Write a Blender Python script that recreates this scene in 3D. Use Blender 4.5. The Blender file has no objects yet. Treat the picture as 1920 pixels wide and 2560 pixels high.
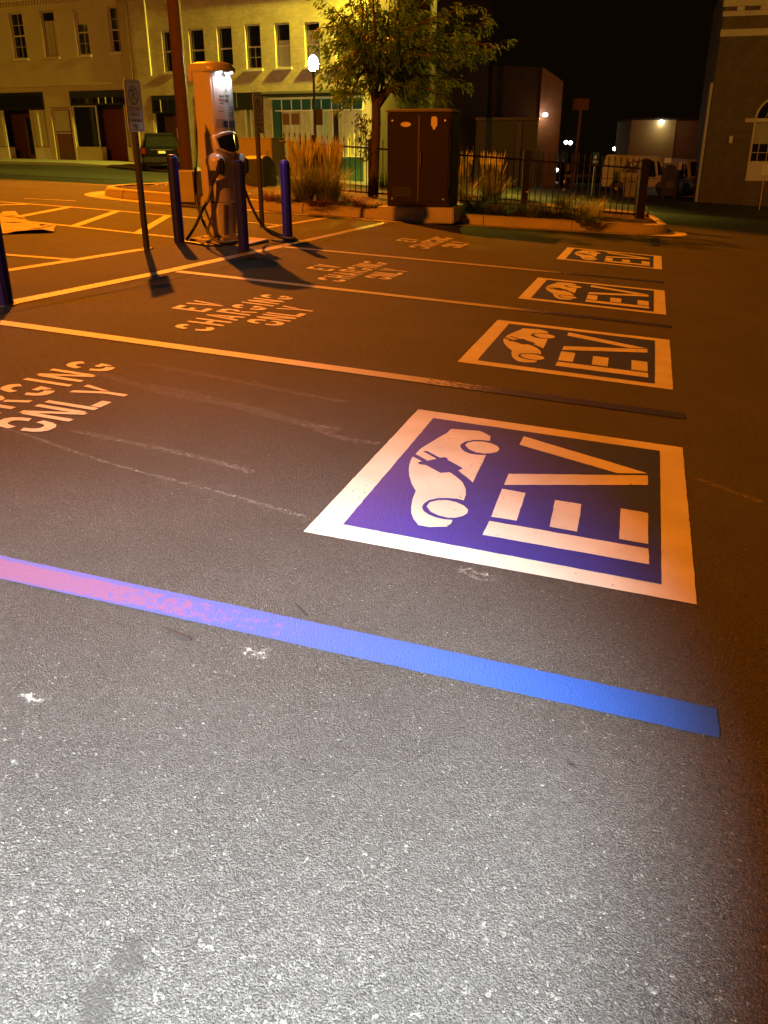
import bpy, bmesh, math, random
from mathutils import Vector, Matrix
random.seed(7)
R = math.radians
S = bpy.context.scene
COL = S.collection

# ------------------------------------------------------------------ camera
# photograph 1920 x 2560, focal length 2150 px, horizon (level) about row 347
F, CX, CY = 2150.0, 960.0, 1280.0
PITCH = math.atan(F / 4970.0)
CAM = Vector((0, 0, 1.25))
cam = bpy.data.cameras.new('camera')
cam.sensor_fit = 'VERTICAL'; cam.sensor_height = 36.0; cam.lens = 36.0 * F / 2560.0
cam.clip_start = 0.05; cam.clip_end = 600
camo = bpy.data.objects.new('camera', cam); COL.objects.link(camo)
camo.location = CAM; camo.rotation_euler = (math.pi / 2 - PITCH, 0, 0)
S.camera = camo

# ------------------------------------------------------------------ night sky
W = bpy.data.worlds.new('World'); S.world = W; W.use_nodes = True
wn = W.node_tree.nodes; wl = W.node_tree.links
bg = wn['Background']
sky = wn.new('ShaderNodeTexSky'); sky.sky_type = 'NISHITA'; sky.sun_disc = False
sky.sun_elevation = R(-8); sky.sun_rotation = R(200)
wmix = wn.new('ShaderNodeMix'); wmix.data_type = 'RGBA'; wmix.inputs[0].default_value = 0.9
wmix.inputs[7].default_value = (0.16, 0.075, 0.022, 1)
wl.new(sky.outputs[0], wmix.inputs[6]); wl.new(wmix.outputs[2], bg.inputs[0])
bg.inputs[1].default_value = 0.022

S.view_settings.view_transform = 'Standard'; S.view_settings.look = 'None'
S.view_settings.exposure = 0.0; S.view_settings.gamma = 1.0
S.view_settings.use_curve_mapping = False

# ------------------------------------------------------------------ lamps of the place and one added fill lamp (powers, W)
SODIUM = (1.0, 0.225, 0.004)
def add_light(name, kind, loc, power, color, target=None, size=0.15, angle=None, blend=0.3):
    l = bpy.data.lights.new(name, kind); l.energy = power; l.color = color; l.shadow_soft_size = size
    if kind == 'SPOT':
        l.spot_size = R(angle); l.spot_blend = blend
    o = bpy.data.objects.new(name, l); COL.objects.link(o); o.location = loc
    if target is not None:
        d = Vector(target) - Vector(loc)
        o.rotation_euler = d.to_track_quat('-Z', 'Y').to_euler()
    return o
POLE_XY = (-5.86, 27.6)
FLOOD = (-7.4, 26.3, 12.6)
add_light('pole_floodlight_light', 'SPOT', FLOOD, 37000, SODIUM, (0.6, 6.5, 0), 0.16, 64, 0.22)
LOTLAMP = (-12.5, -8.0, 10.0)
add_light('lot_lamp_light', 'POINT', LOTLAMP, 24000, SODIUM, size=0.2)
STREETLAMP = (2.2, 40.6, 10.8)
add_light('street_lamp_light', 'SPOT', STREETLAMP, 36000, (1.0, 0.80, 0.06), (-2.5, 39.6, 0), 0.18, 138, 0.6)
SIDE_FILL = (27.0, 33.0, 8.0)
add_light('side_fill_light', 'POINT', SIDE_FILL, 1300, (1.0, 0.62, 0.08), size=0.18)  # added unseen lamp, put in to brighten the right-hand front and truck
LEFTLAMP = (-27.5, 44.0, 8.4)
add_light('left_street_lamp_light', 'POINT', LEFTLAMP, 700, (1.0, 0.66, 0.06), size=0.18)
WHITELAMP = (-0.34, -0.20, 1.36)
add_light('white_lamp_light', 'SPOT', WHITELAMP, 2900, (0.88, 0.98, 1.0), (-0.50, 1.12, 0), 0.03, 68, 0.65)

# ------------------------------------------------------------------ picture <-> place
cp, sp = math.cos(PITCH), math.sin(PITCH)
def ray(px, py):
    r, u = (px - CX) / F, -(py - CY) / F
    return Vector((r, cp + u * sp, -sp + u * cp))
LU = Vector((0.95775306, -0.28094263, -0.06148424))      # along the stall lines
LV = Vector((0.28055648, 0.95972024, -0.01500385))       # across the stalls
LN = Vector((0.06322289, -0.00287982, 0.99799528))       # normal of the sloping lot
LO = Vector((0.81046876, 1.71182615, -1.29891439 + 1.25))
LOT = Matrix.Identity(4)
for i in range(3):
    LOT[i][0] = LU[i]; LOT[i][1] = LV[i]; LOT[i][2] = LN[i]; LOT[i][3] = LO[i]
LOTI = LOT.inverted()
def lotp(px, py):
    d = ray(px, py); t = (LO - CAM).dot(LN) / d.dot(LN); return CAM + d * t
def uvp(px, py):
    q = LOTI @ lotp(px, py); return (q.x, q.y)
def LP(u, v, h=0): return LOT @ Vector((u, v, h))
ZF = [(-80, .3), (-40, .22), (-22, .13), (-13, .05), (-2, -.70), (15, -1.75), (25, -2.3), (45, -3.0), (90, -3.6)]
def zfar(x):
    if x <= ZF[0][0]: return ZF[0][1]
    for (a, za), (b, zb) in zip(ZF, ZF[1:]):
        if x <= b: return za + (zb - za) * (x - a) / (b - a)
    return ZF[-1][1]
def gz(x, y):
    zl = -0.06335 * x + 0.00289 * y - 0.0025
    w = min(max((y - 18.5) / 20.0, 0), 1)
    return zl + (zfar(x) - zl) * w
def gnd(px, py):
    d = ray(px, py); t = 1.0; lo = 0
    for i in range(3000):
        P = CAM + d * t
        if P.z < gz(P.x, P.y): break
        lo = t; t *= 1.006
    for i in range(30):
        m = (lo + t) / 2; P = CAM + d * m
        if P.z < gz(P.x, P.y): t = m
        else: lo = m
    return CAM + d * t
def at(px, py, Y):
    d = ray(px, py); return CAM + d * (Y / d.y)
def ppm(P): return F / (P.y * cp - (P.z - CAM.z) * sp)

# ------------------------------------------------------------------ materials
def nt(m):
    m.use_nodes = True; n = m.node_tree.nodes; l = m.node_tree.links
    return n, l, n['Principled BSDF']
MATS = {}
def mat(name, col, rough=.6, metal=0., var=.18, vs=6., bump=0., bs=80., spec=.5, emit=None, es=0., coat=0., var2=None):
    if name in MATS: return MATS[name]
    m = bpy.data.materials.new(name); n, l, b = nt(m)
    b.inputs['Roughness'].default_value = rough; b.inputs['Metallic'].default_value = metal
    b.inputs['Specular IOR Level'].default_value = spec; b.inputs['Coat Weight'].default_value = coat
    tc = n.new('ShaderNodeTexCoord'); nz = n.new('ShaderNodeTexNoise')
    nz.inputs['Scale'].default_value = vs; nz.inputs['Detail'].default_value = 5
    l.new(tc.outputs['Object'], nz.inputs['Vector'])
    mx = n.new('ShaderNodeMix'); mx.data_type = 'RGBA'
    c2 = var2 or col
    mx.inputs[6].default_value = tuple(c * (1 - var) for c in col) + (1,)
    mx.inputs[7].default_value = tuple(min(1, c * (1 + var)) for c in c2) + (1,)
    l.new(nz.outputs['Fac'], mx.inputs[0]); l.new(mx.outputs[2], b.inputs['Base Color'])
    if bump:
        n2 = n.new('ShaderNodeTexNoise'); n2.inputs['Scale'].default_value = bs; n2.inputs['Detail'].default_value = 6
        l.new(tc.outputs['Object'], n2.inputs['Vector'])
        bp = n.new('ShaderNodeBump'); bp.inputs['Strength'].default_value = bump; bp.inputs['Distance'].default_value = .01
        l.new(n2.outputs['Fac'], bp.inputs['Height']); l.new(bp.outputs[0], b.inputs['Normal'])
    if emit:
        b.inputs['Emission Color'].default_value = emit + (1,); b.inputs['Emission Strength'].default_value = es
    MATS[name] = m; return m

def grit(n, l, tc, strength, dist=.004, fine=True):
    """relief of rolled asphalt: stones, gaps and grain"""
    v = n.new('ShaderNodeTexVoronoi'); v.inputs['Scale'].default_value = 230; v.feature = 'SMOOTH_F1'
    v.inputs['Smoothness'].default_value = .35
    wn_ = n.new('ShaderNodeTexNoise'); wn_.inputs['Scale'].default_value = 45; wn_.inputs['Detail'].default_value = 3
    l.new(tc, wn_.inputs['Vector'])
    ad = n.new('ShaderNodeVectorMath'); ad.operation = 'MULTIPLY_ADD'
    l.new(wn_.outputs['Color'], ad.inputs[0]); ad.inputs[1].default_value = (.008, .008, .008); l.new(tc, ad.inputs[2])
    l.new(ad.outputs[0], v.inputs['Vector'])
    n1 = n.new('ShaderNodeTexNoise'); n1.inputs['Scale'].default_value = 260; n1.inputs['Detail'].default_value = 6; n1.inputs['Roughness'].default_value = .72
    l.new(tc, n1.inputs['Vector'])
    a = n.new('ShaderNodeMath'); a.operation = 'MULTIPLY_ADD'; a.inputs[1].default_value = -.9
    l.new(v.outputs['Distance'], a.inputs[0]); l.new(n1.outputs['Fac'], a.inputs[2])
    bp = n.new('ShaderNodeBump'); bp.inputs['Strength'].default_value = strength; bp.inputs['Distance'].default_value = dist
    l.new(a.outputs[0], bp.inputs['Height'])
    return bp, v, n1

def asphalt(name, dark, light, strength=.8, stones=.008, rough=.62, stain=.35):
    m = bpy.data.materials.new(name); n, l, b = nt(m)
    tc = n.new('ShaderNodeTexCoord').outputs['Object']
    bp, v, n1 = grit(n, l, tc, strength, .0105)
    v2 = n.new('ShaderNodeTexVoronoi'); v2.inputs['Scale'].default_value = 210; l.new(tc, v2.inputs['Vector'])
    sep = n.new('ShaderNodeSeparateColor'); l.new(v2.outputs['Color'], sep.inputs[0])
    mx = n.new('ShaderNodeMix'); mx.data_type = 'RGBA'
    mx.inputs[6].default_value = dark + (1,); mx.inputs[7].default_value = light + (1,)
    l.new(sep.outputs[0], mx.inputs[0])
    # pale aggregate
    gt = n.new('ShaderNodeMath'); gt.operation = 'GREATER_THAN'; gt.inputs[1].default_value = 1 - stones
    l.new(sep.outputs[1], gt.inputs[0])
    ds = n.new('ShaderNodeMath'); ds.operation = 'LESS_THAN'; ds.inputs[1].default_value = .42
    l.new(v2.outputs['Distance'], ds.inputs[0])
    ml = n.new('ShaderNodeMath'); ml.operation = 'MULTIPLY'; l.new(gt.outputs[0], ml.inputs[0]); l.new(ds.outputs[0], ml.inputs[1])
    mx2 = n.new('ShaderNodeMix'); mx2.data_type = 'RGBA'; mx2.inputs[7].default_value = (.27, .26, .23, 1)
    l.new(ml.outputs[0], mx2.inputs[0]); l.new(mx.outputs[2], mx2.inputs[6])
    # gaps between stones stay dark bitumen
    r3 = n.new('ShaderNodeMapRange'); r3.inputs[1].default_value = .36; r3.inputs[2].default_value = .62; r3.inputs[3].default_value = .28; r3.inputs[4].default_value = 1.35
    l.new(n1.outputs['Fac'], r3.inputs[0])
    # broad stains
    st = n.new('ShaderNodeTexNoise'); st.inputs['Scale'].default_value = .9; st.inputs['Detail'].default_value = 6; st.inputs['Roughness'].default_value = .62
    l.new(tc, st.inputs['Vector'])
    r4 = n.new('ShaderNodeMapRange'); r4.inputs[1].default_value = .3; r4.inputs[2].default_value = .72; r4.inputs[3].default_value = 1 - stain; r4.inputs[4].default_value = 1 + stain * .7
    l.new(st.outputs['Fac'], r4.inputs[0])
    mm = n.new('ShaderNodeMath'); mm.operation = 'MULTIPLY'; l.new(r3.outputs[0], mm.inputs[0]); l.new(r4.outputs[0], mm.inputs[1])
    vm = n.new('ShaderNodeVectorMath'); vm.operation = 'SCALE'
    l.new(mx2.outputs[2], vm.inputs[0]); l.new(mm.outputs[0], vm.inputs[3])
    l.new(vm.outputs[0], b.inputs['Base Color'])
    l.new(bp.outputs[0], b.inputs['Normal'])
    b.inputs['Roughness'].default_value = rough; b.inputs['Specular IOR Level'].default_value = .45
    MATS[name] = m; return m
asphalt('asphalt_lot', (.024, .0235, .023), (.078, .076, .073), 1.0, rough=.75)
asphalt('asphalt_patch', (.014, .0135, .013), (.032, .031, .029), .7, .01, rough=.75)
asphalt('asphalt_street', (.022, .021, .020), (.046, .044, .040), .4, .01)

def paint(name, col, wear=.10, under=None, rough=.55, worn=None, blotch=(.55, .62)):
    """traffic paint over asphalt relief, with a few worn specks; worn = second colour showing where it is rubbed off"""
    m = bpy.data.materials.new(name); n, l, b = nt(m)
    tc = n.new('ShaderNodeTexCoord').outputs['Object']
    bp, v, n1 = grit(n, l, tc, .42, .004)
    nz = n.new('ShaderNodeTexNoise'); nz.inputs['Scale'].default_value = 26; nz.inputs['Detail'].default_value = 8; nz.inputs['Roughness'].default_value = .7
    l.new(tc, nz.inputs['Vector'])
    r = n.new('ShaderNodeMapRange'); r.inputs[1].default_value = .68 - wear; r.inputs[2].default_value = .74 - wear
    l.new(nz.outputs['Fac'], r.inputs[0])
    mx = n.new('ShaderNodeMix'); mx.data_type = 'RGBA'
    mx.inputs[6].default_value = col + (1,); mx.inputs[7].default_value = (under or (.10, .095, .09)) + (1,)
    l.new(r.outputs[0], mx.inputs[0])
    n3 = n.new('ShaderNodeTexNoise'); n3.inputs['Scale'].default_value = 3.5; n3.inputs['Detail'].default_value = 5; l.new(tc, n3.inputs['Vector'])
    r3 = n.new('ShaderNodeMapRange'); r3.inputs[1].default_value = .3; r3.inputs[2].default_value = .7; r3.inputs[3].default_value = .82; r3.inputs[4].default_value = 1.08
    l.new(n3.outputs['Fac'], r3.inputs[0])
    vm = n.new('ShaderNodeVectorMath'); vm.operation = 'SCALE'; l.new(mx.outputs[2], vm.inputs[0]); l.new(r3.outputs[0], vm.inputs[3])
    l.new(vm.outputs[0], b.inputs['Base Color']); l.new(bp.outputs[0], b.inputs['Normal'])
    b.inputs['Roughness'].default_value = rough
    # chipped-off flecks let the asphalt below show, different on every marking
    oi = n.new('ShaderNodeObjectInfo'); sh = n.new('ShaderNodeVectorMath'); sh.operation = 'ADD'; l.new(tc, sh.inputs[0]); l.new(oi.outputs['Location'], sh.inputs[1])
    n4 = n.new('ShaderNodeTexNoise'); n4.inputs['Scale'].default_value = 70; n4.inputs['Detail'].default_value = 7; n4.inputs['Roughness'].default_value = .75; l.new(sh.outputs[0], n4.inputs['Vector'])
    n5 = n.new('ShaderNodeTexNoise'); n5.inputs['Scale'].default_value = 2.2; n5.inputs['Detail'].default_value = 4; l.new(sh.outputs[0], n5.inputs['Vector'])
    a5 = n.new('ShaderNodeMath'); a5.operation = 'MULTIPLY_ADD'; a5.inputs[1].default_value = .55; l.new(n5.outputs['Fac'], a5.inputs[0]); l.new(n4.outputs['Fac'], a5.inputs[2])
    r5 = n.new('ShaderNodeMapRange'); r5.inputs[1].default_value = .97 - wear * .5; r5.inputs[2].default_value = 1.03 - wear * .5; r5.inputs[3].default_value = 1; r5.inputs[4].default_value = .12
    l.new(a5.outputs[0], r5.inputs[0]); l.new(r5.outputs[0], b.inputs['Alpha'])
    MATS[name] = m; return m
paint('paint_white', (.57, .55, .51), .05)
paint('paint_white_dusty', (.34, .31, .27), .08)
paint('paint_white_old', (.34, .32, .29), .15, rough=.42)
paint('paint_blue', (.007, .021, .25), .0)

def line_paint(name, u_a, u_b, rub):
    """stall line: white paint at its head, blue overpaint towards its foot; the blue is rubbed off along the middle"""
    m = bpy.data.materials.new(name); n, l, b = nt(m)
    tc = n.new('ShaderNodeTexCoord').outputs['Object']
    bp, v, n1 = grit(n, l, tc, .45, .004)
    sx = n.new('ShaderNodeSeparateXYZ'); l.new(tc, sx.inputs[0])
    r = n.new('ShaderNodeMapRange'); r.inputs[1].default_value = u_a; r.inputs[2].default_value = u_b
    l.new(sx.outputs[0], r.inputs[0])
    nz = n.new('ShaderNodeTexNoise'); nz.inputs['Scale'].default_value = 38; nz.inputs['Detail'].default_value = 7; nz.inputs['Roughness'].default_value = .68
    l.new(tc, nz.inputs['Vector'])
    a = n.new('ShaderNodeMath'); a.operation = 'MULTIPLY_ADD'; a.inputs[1].default_value = 2.2; a.inputs[2].default_value = -1.1
    l.new(nz.outputs['Fac'], a.inputs[0])
    s = n.new('ShaderNodeMath'); s.operation = 'ADD'; l.new(r.outputs[0], s.inputs[0]); l.new(a.outputs[0], s.inputs[1])
    if rub:
        # distance from the line's middle keeps the blue at both edges
        ab = n.new('ShaderNodeMath'); ab.operation = 'ABSOLUTE'
        off = n.new('ShaderNodeMath'); off.operation = 'ADD'; off.inputs[1].default_value = rub
        l.new(sx.outputs[1], off.inputs[0]); l.new(off.outputs[0], ab.inputs[0])
        re = n.new('ShaderNodeMapRange'); re.inputs[1].default_value = .042; re.inputs[2].default_value = .058; re.inputs[4].default_value = 1.1
        l.new(ab.outputs[0], re.inputs[0])
        s2 = n.new('ShaderNodeMath'); s2.operation = 'ADD'; l.new(s.outputs[0], s2.inputs[0]); l.new(re.outputs[0], s2.inputs[1]); s = s2
    cl = n.new('ShaderNodeMapRange'); cl.inputs[1].default_value = .38; cl.inputs[2].default_value = .62; l.new(s.outputs[0], cl.inputs[0])
    mx = n.new('ShaderNodeMix'); mx.data_type = 'RGBA'
    mx.inputs[6].default_value = (.085, .05, .15, 1) if rub else (.36, .34, .31, 1)
    mx.inputs[7].default_value = (.007, .055, .27, 1) if rub else (.016, .022, .24, 1)
    l.new(cl.outputs[0], mx.inputs[0]); l.new(mx.outputs[2], b.inputs['Base Color']); l.new(bp.outputs[0], b.inputs['Normal'])
    b.inputs['Roughness'].default_value = .45
    MATS[name] = m; return m

def faint(name, col, dens):
    """thin chalky dust lying on the asphalt"""
    m = bpy.data.materials.new(name); n, l, b = nt(m)
    tc = n.new('ShaderNodeTexCoord').outputs['Object']
    bp, v, n1 = grit(n, l, tc, .8, .005); l.new(bp.outputs[0], b.inputs['Normal'])
    b.inputs['Base Color'].default_value = col + (1,); b.inputs['Roughness'].default_value = .8
    nz = n.new('ShaderNodeTexNoise'); nz.inputs['Scale'].default_value = 55; nz.inputs['Detail'].default_value = 8; nz.inputs['Roughness'].default_value = .75
    l.new(tc, nz.inputs['Vector'])
    r = n.new('ShaderNodeMapRange'); r.inputs[1].default_value = .62 - dens; r.inputs[2].default_value = .95 - dens
    l.new(nz.outputs['Fac'], r.inputs[0])
    # fade at the edges of the mark
    va = n.new('ShaderNodeAttribute'); va.attribute_name = 'fade'
    ml = n.new('ShaderNodeMath'); ml.operation = 'MULTIPLY'; l.new(r.outputs[0], ml.inputs[0]); l.new(va.outputs['Fac'], ml.inputs[1])
    l.new(ml.outputs[0], b.inputs['Alpha'])
    MATS[name] = m; return m
faint('chalk', (.32, .30, .27), .17)
faint('scuff', (.62, .60, .57), .13)
faint('oil', (.018, .017, .016), .30)

def brick(name, c1, c2, mortar, scale=1.0, rot=None, bump=.5):
    m = bpy.data.materials.new(name); n, l, b = nt(m)
    tc = n.new('ShaderNodeTexCoord').outputs['Object']
    # wall plane is local x / z
    sx = n.new('ShaderNodeSeparateXYZ'); l.new(tc, sx.inputs[0])
    ad = n.new('ShaderNodeMath'); ad.operation = 'ADD'; l.new(sx.outputs[0], ad.inputs[0]); l.new(sx.outputs[1], ad.inputs[1])
    cb = n.new('ShaderNodeCombineXYZ'); l.new(ad.outputs[0], cb.inputs[0]); l.new(sx.outputs[2], cb.inputs[1])
    bt = n.new('ShaderNodeTexBrick'); bt.inputs['Scale'].default_value = 1; bt.inputs['Brick Width'].default_value = .215
    bt.inputs['Row Height'].default_value = .075; bt.inputs['Mortar Size'].default_value = .006
    bt.inputs['Color1'].default_value = c1 + (1,); bt.inputs['Color2'].default_value = c2 + (1,); bt.inputs['Mortar'].default_value = mortar + (1,)
    l.new(cb.outputs[0], bt.inputs['Vector'])
    nz = n.new('ShaderNodeTexNoise'); nz.inputs['Scale'].default_value = 1.3; nz.inputs['Detail'].default_value = 8; nz.inputs['Roughness'].default_value = .7
    l.new(tc, nz.inputs['Vector'])
    r = n.new('ShaderNodeMapRange'); r.inputs[1].default_value = .3; r.inputs[2].default_value = .7; r.inputs[3].default_value = .72; r.inputs[4].default_value = 1.15
    l.new(nz.outputs['Fac'], r.inputs[0])
    vm = n.new('ShaderNodeVectorMath'); vm.operation = 'SCALE'; l.new(bt.outputs['Color'], vm.inputs[0]); l.new(r.outputs[0], vm.inputs[3])
    l.new(vm.outputs[0], b.inputs['Base Color']); b.inputs['Roughness'].default_value = .85
    bp = n.new('ShaderNodeBump'); bp.inputs['Strength'].default_value = bump; bp.inputs['Distance'].default_value = .012
    l.new(bt.outputs['Fac'], bp.inputs['Height']); bp.invert = True; l.new(bp.outputs[0], b.inputs['Normal'])
    MATS[name] = m; return m
brick('brick_buff', (.50, .42, .25), (.40, .33, .19), (.42, .37, .26))
brick('brick_red', (.22, .09, .045), (.16, .065, .035), (.20, .16, .12))
brick('brick_brown', (.16, .125, .065), (.12, .09, .05), (.15, .13, .08))
mat('render_cream', (.47, .40, .25), .85, var=.2, vs=.9, bump=.3, bs=30)
mat('trim_pale', (.55, .52, .40), .6); mat('trim_white', (.62, .60, .52), .5)
mat('glass_dark', (.015, .016, .016), .06, var=.3, vs=2, spec=.6); mat('glass_curtain', (.30, .29, .18), .35, var=.3, vs=3)
mat('curtain', (.44, .42, .30), .85, var=.25, vs=5); mat('blind', (.36, .36, .27), .8, var=.12)
mat('wood_red', (.16, .06, .03), .6); mat('door_brown', (.12, .065, .035), .6); mat('teal', (.022, .085, .07), .45); mat('teal_panel', (.025, .10, .085), .3)
mat('dark_metal', (.02, .018, .017), .42, .3); mat('iron_black', (.012, .011, .011), .45, .2)
mat('bollard_blue', (.012, .016, .46), .42, var=.12, vs=9, spec=.22); mat('plastic_black', (.012, .012, .012), .42)
mat('charger_white', (.46, .42, .39), .22, var=.03, spec=.5, coat=.4); mat('charger_grey', (.40, .39, .38), .3, var=.05)
mat('screen', (.008, .009, .008), .05, spec=.8); mat('print_blue', (.03, .05, .22), .4); mat('print_photo', (.25, .27, .30), .4, var=.6, vs=30)
mat('print_grey', (.12, .12, .12), .5); mat('stripe_yellow', (.75, .70, .15), .35)
mat('led', (1, 1, 1), .3, emit=(.92, .96, 1.0), es=40)
mat('concrete', (.40, .37, .32), .85, var=.25, vs=3.5, bump=.4, bs=90); mat('concrete_kerb', (.48, .43, .35), .85, var=.28, vs=2.6, bump=.5, bs=70)
mat('sidewalk', (.30, .29, .25), .85, var=.22, vs=1.2, bump=.3, bs=60)
mat('mulch', (.060, .034, .020), .95, var=.6, vs=28, bump=1.0, bs=40); mat('cab_brown', (.014, .0075, .004), .65, var=.12, vs=3, spec=.2)
mat('cab_brown_edge', (.03, .016, .008), .5); mat('box_tan', (.46, .45, .36), .55, var=.08, vs=3); mat('transformer_green', (.055, .085, .035), .5, var=.12)
mat('wood_pole', (.16, .085, .045), .85, var=.35, vs=5, bump=.6, bs=14); mat('bark', (.075, .055, .038), .9, var=.4, vs=14, bump=.7, bs=40)
mat('sign_white', (.74, .70, .66), .45, var=.04); mat('sign_red', (.20, .018, .014), .45); mat('sign_black', (.02, .02, .02), .5); mat('sign_blue', (.03, .10, .34), .45)
mat('sticker', (.62, .55, .42), .45); mat('steel', (.50, .48, .44), .3, .9); mat('rubber', (.014, .014, .014), .8)
mat('car_paint', (.006, .006, .007), .3, .0, coat=.3, var=.05, spec=.25); mat('tail_red', (.16, .01, .008), .15); mat('chrome', (.7, .7, .7), .1, 1.)
mat('truck_white', (.58, .57, .52), .4, var=.06); mat('bin_tan', (.40, .29, .13), .6); mat('mailbox_blue', (.02, .035, .10), .4)
mat('paper', (.42, .40, .36), .75, var=.08, vs=9); mat('twig', (.012, .007, .005), .85); mat('acorn_black', (.010, .010, .010), .35)
mat('globe', (1, 1, .95), .3, emit=(1.0, .97, .86), es=26); mat('lamp_glow', (1, 1, 1), .3, emit=(1, .96, .86), es=22); mat('lamp_glow_warm', (1, .9, .6), .3, emit=(1, .72, .32), es=10)
mat('tube_violet', (.4, .3, 1), .3, emit=(.30, .16, 1.0), es=2.2)
def leafmat(name, a, b_, tr=.25):
    m = bpy.data.materials.new(name); n, l, b = nt(m)
    oi = n.new('ShaderNodeTexNoise'); oi.inputs['Scale'].default_value = 4.5; oi.inputs['Detail'].default_value = 6
    tc = n.new('ShaderNodeTexCoord'); l.new(tc.outputs['Object'], oi.inputs['Vector'])
    r = n.new('ShaderNodeMapRange'); r.inputs[1].default_value = .32; r.inputs[2].default_value = .68; l.new(oi.outputs['Fac'], r.inputs[0])
    mx = n.new('ShaderNodeMix'); mx.data_type = 'RGBA'; mx.inputs[6].default_value = a + (1,); mx.inputs[7].default_value = b_ + (1,)
    l.new(r.outputs[0], mx.inputs[0]); l.new(mx.outputs[2], b.inputs['Base Color']); b.inputs['Roughness'].default_value = .5
    b.inputs['Transmission Weight'].default_value = 0
    tl = n.new('ShaderNodeBsdfTranslucent'); l.new(mx.outputs[2], tl.inputs[0]); ms = n.new('ShaderNodeMixShader'); ms.inputs[0].default_value = tr
    out = n['Material Output']; l.new(b.outputs[0], ms.inputs[1]); l.new(tl.outputs[0], ms.inputs[2]); l.new(ms.outputs[0], out.inputs[0])
    MATS[name] = m; return m
leafmat('leaf_tree', (.05, .16, .02), (.13, .29, .04), .35); leafmat('leaf_low', (.035, .06, .014), (.075, .10, .03)); leafmat('leaf_rust', (.13, .05, .018), (.18, .08, .025))
leafmat('straw', (.52, .52, .18), (.68, .68, .26), .3); leafmat('grass_green', (.09, .13, .03), (.20, .22, .06)); leafmat('flower_yellow', (.6, .40, .04), (.7, .5, .06))
M = MATS

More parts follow.
